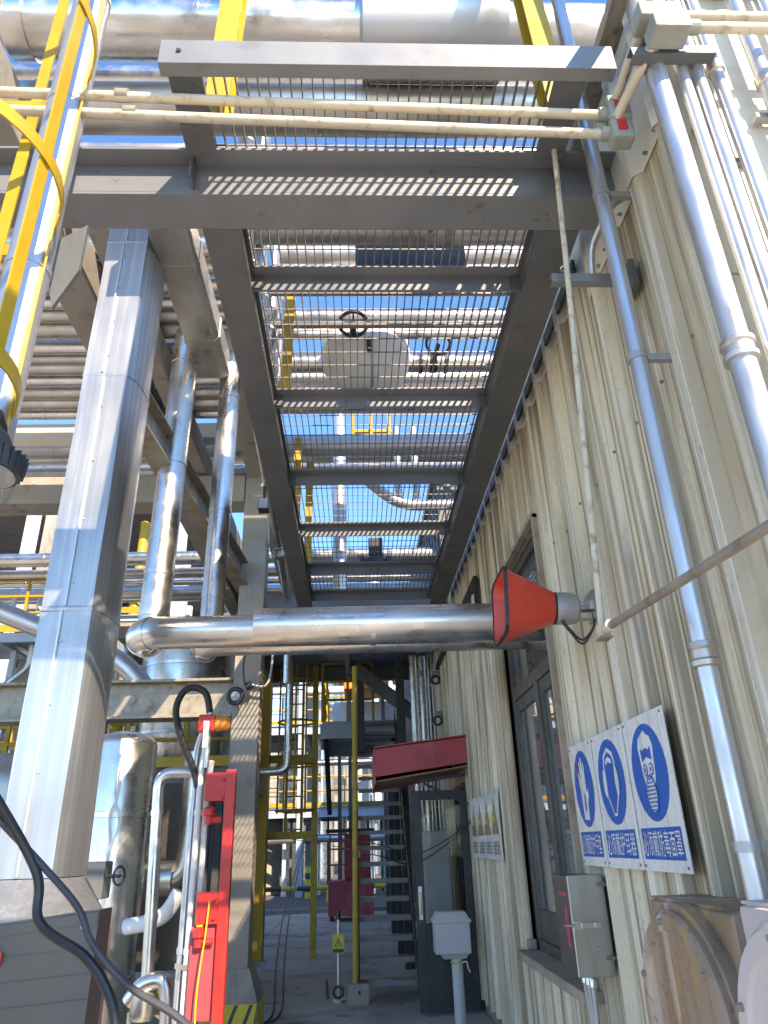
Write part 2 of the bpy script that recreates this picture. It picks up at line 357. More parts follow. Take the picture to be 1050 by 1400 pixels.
MB().box(2.6, 2.7, 4.0, 7.2, .06, 4.2).build('inner_partition', CREAM, bld, False)
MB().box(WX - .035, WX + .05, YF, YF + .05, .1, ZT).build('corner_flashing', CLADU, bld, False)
# lap joint edge and a dark wall rail under the platform
MB().box(WX - .05, WX - .031, 3.0, 8.85, 4.50, 4.58).build('wall_rail', DARK, bld, False)
MB().box(WX - .075, WX - .031, 6.9, 10.9, 4.02, 4.1).build('cable_tray', DARK, bld, False)
MB().box(WX - .075, WX - .031, 6.9, 6.96, 3.55, 4.02).build('cable_tray', DARK, bld, False)
# screws along the sheet lap
for k in range(9):
    MB().cyl((WX - .012, 1.97 + k * .11, 4.28), (WX - .03, 1.97 + k * .11, 4.28), .009, .007, 8).build('screw', RUSTP, bld)
for k in range(14):
    y = 2.12 + k * .30; z = 3.32 + .03 * math.sin(k * 3)
    if WY0 - .1 < y < WY1 + .1: continue
    MB().cyl((WX, y, z), (WX - .012, y, z), .008, .006, 8).build('screw', RUSTP, bld)
# near end wall facing the viewer
def front_sheet(x0, x1, z0, z1, m, yo=0.0):
    prof = [(x0, 0)]; k = 0
    while True:
        a = WX + .16 + k * RP
        if a > x1: break
        for xx, d in ((a, 0), (a + RS, RD * .6), (a + RS + RT, RD * .6), (a + 2 * RS + RT, 0)):
            if x0 + .002 < xx < x1 - .002: prof.append((xx, d))
        k += 1
    prof.append((x1, 0)); n = len(prof)
    vs_ = [(x, YN - yo - d, z) for z in (z0, z1) for x, d in prof] + [(x, YN - yo - d + .006, z) for z in (z0, z1) for x, d in prof]; fs_ = []
    for i in range(n - 1):
        fs_ += [(i, i + 1, n + i + 1, n + i), (2 * n + i, 3 * n + i, 3 * n + i + 1, 2 * n + i + 1), (i, 2 * n + i, 2 * n + i + 1, i + 1), (n + i, n + i + 1, 3 * n + i + 1, 3 * n + i)]
    fs_ += [(0, n, 3 * n, 2 * n), (n - 1, 3 * n - 1, 4 * n - 1, 2 * n - 1)]
    return MB().add(vs_, fs_).build('cladding_sheet', m, bld, False)
for a, b in ((WX + .012, 3.2), (3.2, 6.1), (6.1, 9.0)):
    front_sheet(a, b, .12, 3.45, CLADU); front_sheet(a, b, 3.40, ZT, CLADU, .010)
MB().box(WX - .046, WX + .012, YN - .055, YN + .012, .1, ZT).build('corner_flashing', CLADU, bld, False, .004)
# window -------------------------------------------------------------
win = MB()
FX = WX + .075
win.box(FX - .03, FX + .05, WY0, WY0 + .06, WZ0, WZ1).box(FX - .03, FX + .05, WY1 - .06, WY1, WZ0, WZ1)
win.box(FX - .03, FX + .05, WY0 + .06, WY1 - .06, WZ0, WZ0 + .07).box(FX - .03, FX + .05, WY0 + .06, WY1 - .06, WZ1 - .07, WZ1)
win = win.build('window', BRONZE, bld, False, .004)
TZ = 2.68
MB().box(FX - .028, FX + .045, WY0 + .061, WY1 - .061, TZ, TZ + .1).build('transom', BRONZE, win, False, .004)
ym = 5.34
MB().box(FX - .034, FX + .04, ym - .045, ym + .045, WZ0 + .071, TZ - .001).build('mullion', BRONZE, win, False, .004)
for a, b in ((WY0 + .061, ym - .046), (ym + .046, WY1 - .061)):
    s = MB().box(FX - .012, FX + .03, a, a + .06, WZ0 + .071, TZ - .002).box(FX - .012, FX + .03, b - .06, b, WZ0 + .071, TZ - .002)
    s.box(FX - .012, FX + .03, a + .06, b - .06, WZ0 + .071, WZ0 + .27).box(FX - .012, FX + .03, a + .06, b - .06, TZ - .1, TZ - .002)
    s.build('sash', BRONZE, win, False, .003)
    MB().box(FX + .008, FX + .014, a + .06, b - .06, WZ0 + .27, TZ - .1).build('pane', GLASS, win, False)
    MB().box(FX - .02, FX - .0125, a + .02, a + .05, 2.2, 2.32).build('hinge', DARK, win, False)
MB().box(FX + .008, FX + .014, WY0 + .061, WY1 - .061, TZ + .1, WZ1 - .071).build('pane', GLASS, win, False)
# reveals, jamb trims and sill
MB().box(WX - .045, FX - .031, WY1, WY1 + .05, WZ0 - .04, WZ1 + .04).build('jamb_trim', CLAD, win, False, .004)
MB().box(WX - .04, FX - .031, WY0 - .03, WY0, WZ0 - .04, WZ1 + .04).build('jamb_trim', SILL, win, False, .004)
MB().box(WX - .05, FX - .031, WY0 - .03, WY1 + .05, WZ1, WZ1 + .035).build('head_trim', SILL, win, False, .004)
MB().box(WX - .115, FX + .05, WY0 - .10, WY1 + .04, WZ0 - .06, WZ0 - .002).build('sill', SILL, win, False, .01)
MB().box(WX - .04, WX + .03, WY1 - .05, WY1 + .03, WZ0 - .001, WZ0 + .07).build('mortar_lump', CONC, win, False, .015)
# door opening with an outward-opened leaf
dr = MB().box(WX - .045, WX + .12, DY0 - .05, DY0, 0, DZ1).box(WX - .045, WX + .12, DY1, DY1 + .05, 0, DZ1).box(WX - .045, WX + .12, DY0 - .05, DY1 + .05, DZ1 + .001, DZ1 + .05)
dr = dr.build('door', DARK, bld, False, .004)
LY = 8.80
leaf = MB().box(.62, .72, LY, LY + .045, .02, 2.16).box(1.17, 1.25, LY, LY + .045, .02, 2.16).box(.72, 1.17, LY, LY + .045, 2.06, 2.16).box(.72, 1.17, LY, LY + .045, .02, .82)
leaf = leaf.build('leaf', DARK, dr, False, .004)
MB().box(.72, 1.17, LY + .018, LY + .026, .82, 2.06).build('pane', GLASSC, dr, False)
hd = MB().tube(fillet([(.67, LY - .002, .92), (.67, LY - .05, .92), (.67, LY - .05, 1.12), (.67, LY - .002, 1.12)], .02), .009, 8)
hd.box(.65, .69, LY - .004, LY, .86, 1.18).build('handle', STEELD, dr)
# canopy over the door
can = thing('door_canopy', 'dull red sheet canopy over the side door in the beige wall', 'canopy', (WX, 9, 2.2))
CX0, CX1, CY0, CY1 = .21, WX - .032, 8.5, 9.9
def quadslab(mb, P, d):
    P = [Vector(p) for p in P]; d = Vector(d)
    return mb.add(P + [p + d for p in P], [(0, 1, 2, 3), (7, 6, 5, 4), (0, 4, 5, 1), (1, 5, 6, 2), (2, 6, 7, 3), (3, 7, 4, 0)])
quadslab(MB(), [(CX0, CY0, 2.30), (CX1, CY0, 2.43), (CX1, CY0, 2.71), (CX0, CY0, 2.60)], (0, .02, 0)).build('front_fascia', REDD, can, False, .003)
quadslab(MB(), [(CX0, CY1, 2.24), (CX1, CY1, 2.38), (CX1, CY1, 2.71), (CX0, CY1, 2.60)], (0, .02, 0)).build('rear_fascia', REDD, can, False, .003)
quadslab(MB(), [(CX0 - .02, CY0 - .005, 2.22), (CX0 - .02, CY1 + .025, 2.22), (CX0 - .02, CY1 + .025, 2.605), (CX0 - .02, CY0 - .005, 2.605)], (.018, 0, 0)).build('end_fascia', REDD, can, False, .003)
quadslab(MB(), [(CX0 - .01, CY0 - .02, 2.61), (CX1, CY0 - .02, 2.72), (CX1, CY1 + .04, 2.72), (CX0 - .01, CY1 + .04, 2.61)], (0, 0, .015)).build('roof', REDD, can, False)
for k in range(9):
    y = CY0 + .03 + k * .15
    quadslab(MB(), [(CX0 + .01, y, 2.25), (CX1, y, 2.39), (CX1, y + .142, 2.39), (CX0 + .01, y + .142, 2.25)], (0, 0, .012)).build('soffit_plank', BRICK, can, False)
MB().bar((CX1 - .02, CY0 + .25, 2.32), (CX0 + .5, CY0 + .25, 2.262), .035, .035).build('bracket', DARK, can, False)
MB().bar((CX1 - .01, CY0 + .25, 2.0), (CX0 + .55, CY0 + .25, 2.24), .03, .03).build('bracket', DARK, can, False)

# ---------------- printing helpers: u runs to the reader's right (-y), v up, on plane x
def poly(pts, cy, cz, x, s=1.0, sv=None):
    sv = sv or s
    return MB().add([(x, cy - u * s, cz + v * sv) for u, v in pts], [tuple(range(len(pts)))])
def ell(rx, ry, cx=0, cy=0, n=36): return [(cx + rx * math.cos(2 * math.pi * i / n), cy + ry * math.sin(2 * math.pi * i / n)) for i in range(n)]
def text(body, cy, cz, w, h, x, m, parent, name='lettering', basis=None):
    cu = bpy.data.curves.new('t', 'FONT'); cu.body = body; cu.align_x = 'CENTER'; cu.align_y = 'CENTER'; cu.resolution_u = 3
    to = bpy.data.objects.new('t', cu); COL.objects.link(to)
    bpy.context.view_layer.update()
    me = bpy.data.meshes.new_from_object(to.evaluated_get(bpy.context.evaluated_depsgraph_get()))
    bpy.data.objects.remove(to)
    xs_ = [v.co.x for v in me.vertices]; ys_ = [v.co.y for v in me.vertices]
    if not xs_: return None
    x0, x1, y0, y1 = min(xs_), max(xs_), min(ys_), max(ys_)
    off = rloc(parent)
    for v in me.vertices:
        u = ((v.co.x - x0) / (x1 - x0) - .5) * w; vv = ((v.co.y - y0) / (y1 - y0) - .5) * h
        if basis: p = basis[0] + basis[1] * u + basis[2] * vv
        else: p = Vector((x, cy - u, cz + vv))
        v.co = p - off
    me.materials.clear(); me.materials.append(m); me.name = name
    o = bpy.data.objects.new(name, me); COL.objects.link(o); o.parent = parent
    return o
# ---------------- three safety signs
SX = WX - RD - .018
def sign(y0, y1, label, words, icon, z0=1.468, z1=2.085):
    cy = (y0 + y1) / 2; w = y1 - y0
    t = thing('safety_sign', label, 'sign', (SX, cy, z0), 'blue and white safety signs on the wall')
    MB().box(SX + .004, SX + .014, y0 + .05, y1 - .05, z0 + .03, z1 - .03).build('batten', DARK, t, False)
    MB().box(SX - .004, SX + .004, y0, y1, z0, z1).build('board', SIGNW, t, False, .0025)
    x = SX - .0055; cz = z1 - .235; rr = min(.195, w * .40); rv = .195
    d = poly(ell(1, 1), cy, cz, x, rr, rv).build('blue_disc', SIGNB if icon != 'glove' else SIGNB, t, False)
    x2 = x - .0012; x3 = x - .0024; x4 = x - .0036
    def P_(pts, xx, m, nm): poly(pts, cy, cz, xx, rr, rv).build(nm, m, d, False)
    if icon == 'mask':
        P_([(-.36, -.02), (-.40, .30), (-.44, .52), (-.34, .72), (-.12, .80), (.05, .86), (.14, .78), (.34, .70), (.44, .50), (.40, .28), (.36, -.02), (.27, -.30), (-.27, -.30)], x2, SIGNW, 'head')
        P_([(-.28, .22), (-.30, .50), (-.16, .44), (0, .50), (.16, .44), (.30, .50), (.28, .22), (0, .30)], x3, SIGNB, 'forehead')
        for s in (-1, 1):
            P_(ell(.13, .13, s * .17, .04, 20), x3, SIGNB, 'eyepiece'); P_(ell(.095, .095, s * .17, .04, 20), x4, SIGNW, 'eyepiece'); P_(ell(.05, .05, s * .17, .04, 14), x4 - .001, SIGNB, 'eyepiece')
        P_(ell(.31, .40, 0, -.46), x3, SIGNB, 'canister'); P_(ell(.26, .35, 0, -.46), x4, SIGNW, 'canister')
        mb = MB()
        for i in range(-3, 4):
            for j in range(-4, 5):
                if (i / 3.4) ** 2 + (j / 4.3) ** 2 < 1:
                    q = [(i * .072 + a * .022, -.46 + j * .078 + b * .024) for a, b in ((-1, -1), (1, -1), (1, 1), (-1, 1))]
                    mb.add([(x4 - .001, cy - u * rr, cz + v * rv) for u, v in q], [(0, 1, 2, 3)])
        mb.build('filter_dots', SIGNB, d, False, kind='stuff')
    elif icon == 'ear':
        P_([(-.40, .20), (-.46, .42), (-.36, .66), (0, .80), (.36, .66), (.46, .42), (.40, .20)], x2, SIGNW, 'headband')
        P_([(-.33, .20), (-.37, .42), (-.28, .58), (0, .70), (.28, .58), (.37, .42), (.33, .20)], x3, SIGNB, 'headband')
        P_([(-.26, .42), (-.20, .52), (0, .58), (.20, .52), (.26, .42), (.16, .40), (0, .47), (-.16, .40)], x4, SIGNW, 'fringe')
        P_([(-.40, .20), (-.40, -.40), (-.22, -.62), (-.10, -.80), (.10, -.80), (.22, -.62), (.40, -.40), (.40, .20)], x2 - .0004, SIGNW, 'jaw')
        P_([(-.335, .24), (-.335, -.37), (-.18, -.57), (-.07, -.74), (.07, -.74), (.18, -.57), (.335, -.37), (.335, .24)], x3 - .0004, SIGNB, 'jaw')
        for s in (-1, 1): P_(ell(.13, .34, s * .46, -.02, 24), x4, SIGNW, 'ear_cup')
    else:
        P_([(-.30, -.80), (.22, -.82), (.26, -.40), (.44, -.20), (.40, -.02), (.24, -.12), (.26, .62), (.16, .70), (.10, .30), (.06, .80), (-.06, .82), (-.08, .34), (-.14, .72), (-.26, .70), (-.26, .20), (-.38, .44), (-.46, .38), (-.36, -.1)], x2, SIGNW, 'glove')
        P_([(-.85, .30), (-.6, .72), (-.32, .90), (-.42, .55), (-.70, .05)], x2, SIGNP, 'faded_patch')
        P_([(-.10, -.60), (.05, -.58), (.08, -.2), (-.04, -.1)], x3, SIGNB, 'crease')
    b0, b1 = z0 + .045, z0 + .165
    bd = MB().add([(x, y1 - .028, b0), (x, y0 + .028, b0), (x, y0 + .028, b1), (x, y1 - .028, b1)], [(0, 1, 2, 3)]).build('blue_band', SIGNB, t, False)
    text(words, cy, (b0 + b1) / 2, w - .075, .098, x - .0015, SIGNW, bd)
    for yy in (y0 + .022, y1 - .022):
        for zz in (z0 + .02, z1 - .02): MB().cyl((SX - .003, yy, zz), (SX - .009, yy, zz), .006, .005, 8).build('screw', RUSTP, t)
sign(2.915, 3.393, 'blue and white gas mask safety sign, the nearest of the three', '必须戴防毒面罩', 'mask')
sign(3.415, 3.885, 'blue and white ear protection safety sign, middle of the three', '必须戴护耳器', 'ear')
sign(3.907, 4.32, 'blue and white glove safety sign with faded peeling print beside the window', '必须戴防护手套', 'glove')
# ---------------- notice board farther along
nb = thing('notice_board', 'white notice board with four brown pictures on the far wall', 'notice board', (WX, 7.9, 1.45))
MB().box(SX - .003, SX + .004, 6.75, 8.46, 1.45, 2.03).build('board', SIGNW, nb, False, .002)
for k in range(4):
    y = 8.25 - k * .42; xx = SX - .005
    MB().add([(xx, y + .17, 1.66), (xx, y - .17, 1.66), (xx, y - .10, 1.80), (xx, y - .015, 1.98), (xx, y + .05, 1.86), (xx, y + .1, 1.80)], [(0, 1, 2, 3, 4, 5)]).build('picture', BROWNP, nb, False)
    MB().add([(xx - .001, y + .08, 1.76), (xx - .001, y - .05, 1.76), (xx - .001, y - .05, 1.81), (xx - .001, y + .08, 1.81)], [(0, 1, 2, 3)]).build('picture', WARNY, nb, False)
    mb = MB()
    for q in range(5):
        for rw in range(2):
            yy = y + .15 - q * .066; z = 1.50 + rw * .058
            mb.add([(xx, yy, z), (xx, yy - .05, z), (xx, yy - .05, z + .012), (xx, yy, z + .012)], [(0, 1, 2, 3)])
            mb.add([(xx, yy - .02, z + .014), (xx, yy - .032, z + .014), (xx, yy - .032, z + .044), (xx, yy - .02, z + .044)], [(0, 1, 2, 3)])
            mb.add([(xx, yy, z + .03), (xx, yy - .018, z + .03), (xx, yy - .018, z + .044), (xx, yy, z + .044)], [(0, 1, 2, 3)])
    mb.build('printing', INK, nb, False)
# ---------------- stainless switch cabinet beside the window
cb = thing('switch_cabinet', 'small stainless steel switch cabinet with latch beside the window sill', 'cabinet', (1.2, 4.25, 1.0))
MB().box(1.085, WX - .031, 4.115, 4.45, .985, 1.425).build('body', CABD, cb, False, .006)
MB().box(1.075, WX - .036, 4.10, 4.114, .98, 1.43).build('door', STST, cb, False, .005)
lt = MB().box(1.085, 1.12, 4.088, 4.0995, 1.185, 1.225).box(1.12, 1.20, 4.082, 4.094, 1.192, 1.218).box(1.185, 1.215, 4.076, 4.09, 1.195, 1.215)
lt.cyl((1.03, 4.092, 1.205), (1.09, 4.092, 1.205), .006, None, 8).build('latch', STEEL, cb)
MB().cyl((1.19, 4.099, 1.10), (1.19, 4.084, 1.10), .013, .010, 10).build('lock', STEELD, cb)
for z in (1.06, 1.385): MB().cyl((1.225, 4.094, z), (1.285, 4.094, z), .008, None, 8).box(1.25, 1.262, 4.085, 4.0995, z - .012, z + .012).build('hinge', RUSTP, cb)
MB().box(1.083, 1.0845, 4.20, 4.25, 1.10, 1.28).build('marker_smear', PINKST, cb, False)
MB().box(1.083, 1.0845, 4.17, 4.34, 1.33, 1.345).build('marker_smear', PINKST, cb, False)
for k, yy in enumerate((4.20, 4.27, 4.34)):
    cable('flexible_conduit', 'grey flexible conduit under the stainless switch cabinet, %s of three' % ('nearest', 'middle', 'farthest')[k], [(1.17, yy, .99), (1.17, yy, .93), (1.165 + .01 * k, yy - .01, .6), (1.19, yy - .02 * k, .02)], .014, ALUMG, 'conduit', None, 'flexible conduits below the cabinet')
    MB().lathe([(.014, 0), (.021, 0), (.021, .05), (.014, .06)], (1.17, yy, .925), (0, 0, 1), 10).build('gland', STEEL, bpy.data.objects[[o.name for o in COL.objects][-1]])
# ---------------- round fan housings bottom right
def drum(label, cy, cz, r, x0, m, name='fan_housing'):
    t = thing(name, label, 'fan housing', (WX, cy, cz - r), 'round fan housings on the wall')
    P = []
    n = 40
    mb = MB(); prof = [(r * .86, 0), (r * .95, .004), (r, .02), (r, .05)]
    mb.lathe([(0.001, .012), (r * .78, .010), (r * .80, 0), (r * .93, 0), (r * .965, .012), (r * .965, .03)], (x0, cy, cz), (1, 0, 0), 48).build('cover_disc', m, t)
    MB().lathe([(r * .97, .03), (r * 1.03, .03), (r * 1.03, .07), (r * .97, .07)], (x0, cy, cz), (1, 0, 0), 48).build('rim_band', m, t)
    MB().cyl((x0 + .05, cy, cz), (WX - .001, cy, cz), r * .97, None, 48).build('drum', m, t)
    MB().box(x0 + .07, WX - .042, cy - r * .99, cy + r * .99, cz - r * .2, cz + r * 1.0).build('hood', m, t, False, .02)
    MB().box(x0 + .09, WX - .031, cy - r * .7, cy + r * 1.02, cz + r * 1.0, cz + r * 1.0 + .008).build('top_plate', m, t, False)
    for k in range(6):
        a = k * 1.047 + .4
        MB().cyl((x0 + .004, cy + r * .865 * math.cos(a), cz + r * .865 * math.sin(a)), (x0 - .012, cy + r * .865 * math.cos(a), cz + r * .865 * math.sin(a)), .011, .009, 8).build('bolt', RUSTP, t)
    MB().tube(fillet([(x0 + .012, cy + .05, cz - .02), (x0 - .03, cy + .05, cz - .02), (x0 - .03, cy - .07, cz - .02), (x0 + .012, cy - .07, cz - .02)], .02), .008, 8).build('handle', m, t)
drum('dirty brown round fan housing with rust streaks low on the wall', 2.60, 1.06, .335, .985, DRUM)
drum('pale pinkish round fan housing at the bottom right corner', 1.86, 1.09, .335, .965, DRUML)
t_ = [o for o in COL.objects if o.get('label', '').startswith('pale pinkish')][0]
MB().box(1.05, 1.25, 1.6, 1.86, 0, .78).build('pedestal', CONC, t_, False, .01)

# ================================================================== CONDUITS ON THE WALL
def vconduit(label, y, r, z0, z1, m=GALV, x=None, couplings=(), clips=()):
    x = x if x else WX - RD - r - .022
    s_ = x / WX; y *= s_; couplings = [1.6 + (z - 1.6) * s_ for z in couplings]
    o = MB().cyl((x, y, z0), (x, y, z1), r, None, 20).build('conduit', m); tag(o, label, 'conduit', 'vertical conduits on the wall')
    for z in couplings:
        MB().lathe([(r, 0), (r + .012, .004), (r + .014, .02), (r + .006, .028), (r + .006, .055), (r + .014, .063), (r + .012, .08), (r, .084)], (x, y, z), (0, 0, 1), 24, False).build('coupling', STEELD, o)
    for z in clips:
        MB().lathe([(r + .001, 0), (r + .004, 0), (r + .004, .03), (r + .001, .03)], (x, y, z), (0, 0, 1), 20, False).box(x + r - .002, WX - .005, y - .012, y + .012, z, z + .03).build('clip', ALUMG, o)
    return o
vconduit('galvanised wall conduit running down past the gas mask sign', 2.585, .034, .3, 6.7, GALV, 1.13, (2.16,), (3.3, 1.55, 4.2))
vconduit('thick galvanised conduit with coupling nearest the upper right wall', 1.885, .041, .3, 6.7, GALV, 1.24, (3.02,), (2.2,))
def fconduit(label, x, r, m=GALV, couplings=(), clips=()):
    y = YN - .05 - r - .012
    o = MB().cyl((x, y, .3), (x, y, 6.4), r, None, 20).build('conduit', m); tag(o, label, 'conduit', 'vertical conduits on the sunlit end wall')
    for z in couplings: MB().lathe([(r, 0), (r + .008, .003), (r + .008, .05), (r, .053)], (x, y, z), (0, 0, 1), 20, False).build('coupling', STEELD, o)
    for z in clips: MB().box(x - r - .03, x + r + .03, y + r + .002, YN - .0255, z, z + .025).build('clip', ALUMG, o, False)
fconduit('slim conduit half hidden behind the thick coupled one', 1.345, .024)
fconduit('pale galvanised conduit clamped to the upper dark strut', 1.405, .026, GALV, (), (4.1,))
fconduit('bright galvanised conduit on the sunlit end wall with a coupling', 1.487, .025, GALV, (4.38,), (3.9,))
fconduit('galvanised conduit crossing the upper right corner', 1.672, .030, GALV, (4.30,), (4.16,))
fconduit('galvanised conduit at the extreme upper right of the wall', 1.80, .032, GALV, (), (4.2,))
# slim beige conduit hanging from the beam to an elbow, then along the wall
o = pipe('conduit', 'thin cream conduit dropping from the beam to an elbow near the horn', [(.968, 2.262, 4.66), (.95, 2.335, 3.9), (.90, 2.50, 2.31)], .0125, BEIGEP, .2, (), 'conduit')
o = pipe('conduit', 'brown stained conduit sloping along the wall towards the viewer', [(.90, 2.46, 2.283), (.90, 1.28, 2.195), (.90, -.4, 2.07)], .0142, RUSTP, .1, (), 'conduit')
MB().lathe([(.0142, 0), (.022, .002), (.022, .043), (.0142, .047)], (.90, 2.40, 2.279), (0, .997, .075), 14).build('fitting', BEIGEP, o)
el = MB().box(.881, .919, 2.462, 2.52, 2.258, 2.308).build('elbow_box', BEIGEP, o, False, .008)
MB().box(.878, .922, 2.457, 2.524, 2.251, 2.258).build('cover_plate', RUSTP, o, False)
st = MB().channel((WX - .03, 2.40, 3.88), (.90, 2.40, 3.88), .045, .04, .004, (0, 0, 1)).build('strut_arm', GREYL); tag(st, 'short steel strut arm bracing the cream conduit off the wall', 'bracket')
MB().torus((.95, 2.362, 3.895), (0, 0, 1), .018, .004, 16, 6).build('clamp', STEEL, st)
MB().box(WX - .055, WX - .03, 2.36, 2.50, 3.80, 3.95).build('base_plate', GREY, st, False)
st = MB().channel((1.46, YN - .155, 4.43), (1.12, YN - .155, 4.41), .05, .045, .004, (0, 0, 1)).build('strut_arm', GREY); tag(st, 'dark steel strut arm holding wall conduits in the upper right', 'bracket')
MB().torus((1.405, YN - .088, 4.47), (0, 0, 1), .032, .005, 18, 6).build('clamp', DARK, st)
# bent stub conduit into the wall
pipe('conduit', 'short bent grey conduit entering the wall below the beam end', [(WX - .02, 2.30, 4.28), (1.20, 2.32, 4.24), (1.13, 2.46, 4.12), (1.13, 2.5, 3.99)], .017, GALV, .06, (), 'conduit')
# pair of cream conduits crossing under the platform, fittings, and runs along the wall
for k, (za, zb, lab) in enumerate(((4.50, 4.395, 'upper cream conduit crossing under the platform'), (4.415, 4.295, 'lower cream conduit crossing under the platform'))):
    o = pipe('conduit', lab, [(-2.6, 1.99 + .015 * k, za + .05), (1.11, 1.99 + .015 * k, zb)], .0208, BEIGEP, None, (), 'conduit', 'cream conduits under the platform')
    x = -.98 + .04 * k
    MB().lathe([(.0208, 0), (.028, .003), (.028, .055), (.0208, .058)], (x, 1.99 + .015 * k, za - (x + 1.26) * .04 + .002), (1, 0, -.04), 16).build('coupling', RUSTP, o)
    fx, fy, fz = 1.14, 1.975 + .015 * k, zb - .015
    f = MB().box(fx - .045, fx + .05, fy - .035, fy + .04, fz - .055, fz + .085).build('conduit_fitting', FIT, None, False, .014); tag(f, ('upper' if k == 0 else 'lower') + ' grey green conduit elbow box with a red tag at the wall', 'fitting', 'conduit elbow boxes')
    MB().box(fx - .02, fx + .02, fy - .038, fy - .0355, fz - .02, fz + .05).build('red_tag', RED, f, False)
    MB().lathe([(.022, 0), (.030, .003), (.030, .04), (.022, .043)], (fx - .08, fy + .012, zb), (1, 0, 0), 14).build('hub', FIT, f)
    # run towards the viewer then down across the wall
    a = Vector((1.135 - .01 * k, fy - .03, fz + .06)); b = Vector((1.18 + .03 * k, 1.70 - .02 * k, 4.545 - .105 * k)); e = Vector((3.4, 1.672 - .02 * k, 4.545 - .105 * k))
    pipe('conduit', ('first' if k == 0 else 'second') + ' cream conduit run between the wall elbow boxes', [a, b], .021, BEIGEP, None, (), 'conduit', 'cream conduits on the wall')
    f2 = MB().box(b.x - .035, b.x + .11, b.y - .062, b.y + .035, b.z - .04, b.z + .045).cyl(b + Vector((0, .0, 0)), b + Vector((0, .085, -.01)), .028, None, 14).cyl(b + Vector((.1, -.028, 0)), b + Vector((.155, -.028, 0)), .028, None, 14).build('conduit_fitting', FIT, None, False, .008)
    tag(f2, ('larger upper' if k == 0 else 'smaller lower') + ' grey green elbow box at the top right of the wall', 'fitting', 'conduit elbow boxes')
    pipe('conduit', ('upper' if k == 0 else 'lower') + ' cream conduit leaving the frame at the upper right', [b + Vector((.12, -.028, 0)), e], .021, BEIGEP, None, (), 'conduit', 'cream conduits on the wall')
an = MB().angle((1.14, 1.35, 4.86), (1.14, 2.36, 4.86), .07, .07, .008, (0, 0, 1)).build('steel_angle', RUSTP); tag(an, 'brown weathered steel angle beside the platform near the wall', 'steel angle')

# ================================================================== RED HORN
hn = thing('horn_loudspeaker', 'square red horn loudspeaker on a grey bracket on the wall', 'loudspeaker', (WX, 3.6, 2.68))
HC = Vector((.765, 3.60, 2.725)); HD = Vector((1, -.06, -.06)).normalized()
def sq_ring(c, hw, hh, d, k=8, pw=5):
    ry = Vector((0, 1, 0)); uz = d.cross(ry).normalized(); 
    if uz.z < 0: uz = -uz
    pts = []
    for i in range(4 * k):
        a = 2 * math.pi * (i + .5) / (4 * k); ca, sa = math.cos(a), math.sin(a)
        q = (abs(ca) ** pw + abs(sa) ** pw) ** (-1 / pw)
        pts.append(c + ry * (ca * q * hw) + uz * (sa * q * hh))
    return pts
def loft(rings, cap0=False, cap1=False):
    mb = MB(); n = len(rings[0])
    mb.v = [p for r_ in rings for p in r_]
    for i in range(len(rings) - 1):
        for j in range(n): mb.f.append((i * n + j, i * n + (j + 1) % n, (i + 1) * n + (j + 1) % n, (i + 1) * n + j))
    if cap0: mb.f.append(tuple(range(n)))
    if cap1: mb.f.append(tuple((len(rings) - 1) * n + j for j in range(n)))
    return mb
rg = []
for t, s, pw in ((0, .174, 9), (.02, .168, 9), (.08, .146, 8), (.16, .12, 6), (.22, .102, 4), (.275, .086, 2.4)):
    rg.append(sq_ring(HC + HD * t, s, s * 1.0, HD, 8, pw))
inn = []
for t, s, pw in ((.262, .06, 2.4), (.21, .09, 4), (.15, .115, 6), (.07, .14, 8), (.012, .162, 9), (0, .170, 9)):
    inn.append(sq_ring(HC + HD * t, s, s, HD, 8, pw))
loft(inn + rg, True, True).build('bell', HORN, hn)
loft([sq_ring(HC + HD * t, s, s, HD, 8, 9) for t, s in ((-.006, .170), (-.006, .180), (.012, .180), (.012, .171))]).build('rim_gasket', BLK, hn)
MB().lathe([(.012, .03), (.03, .05), (.045, .10), (.05, .2)], HC, HD, 16).build('phase_plug', HORN, hn)
MB().lathe([(.086, .276), (.086, .292)], HC, HD, 28).build('gasket', BLK, hn)
MB().lathe([(.084, .292), (.086, .30), (.086, .37), (.078, .39), (.078, .40), (.070, .41)], HC, HD, 28).build('driver', ALUMG, hn)
p = HC + HD * .39
MB().box(p.x, WX - .03, 3.565, 3.575, p.z - .005, p.z + .04).box(p.x, WX - .03, 3.625, 3.635, p.z - .005, p.z + .04).box(WX - .05, WX - .031, 3.53, 3.67, p.z - .06, p.z + .09).box(p.x + .02, WX - .05, 3.576, 3.624, p.z - .055, p.z - .047).build('bracket', STEELD, hn, False)
MB().lathe([(.012, 0), (.012, .01)], (p.x + .04, 3.555, p.z + .02), (0, 1, 0), 10).build('bolt', STEEL, hn)
for k in range(2):
    cable('wire', '', [HC + HD * .31 + Vector((0, -.05 + .02 * k, -.08)), HC + HD * .34 + Vector((0, -.04, -.12 - .015 * k)), (1.17, 3.56, 2.53 - .02 * k), (1.24, 3.56, 2.60), (WX - .045, 3.58, 2.68)], .006, CABLEG, parent=hn)

# ================================================================== OVERHEAD PLATFORM
pf = thing('overhead_platform', 'grey steel grating walkway overhead seen from below', 'walkway', (.25, 5, 4.4))
ZB, ZP = 4.40, 4.61
Y0, YE = 2.62, 8.86
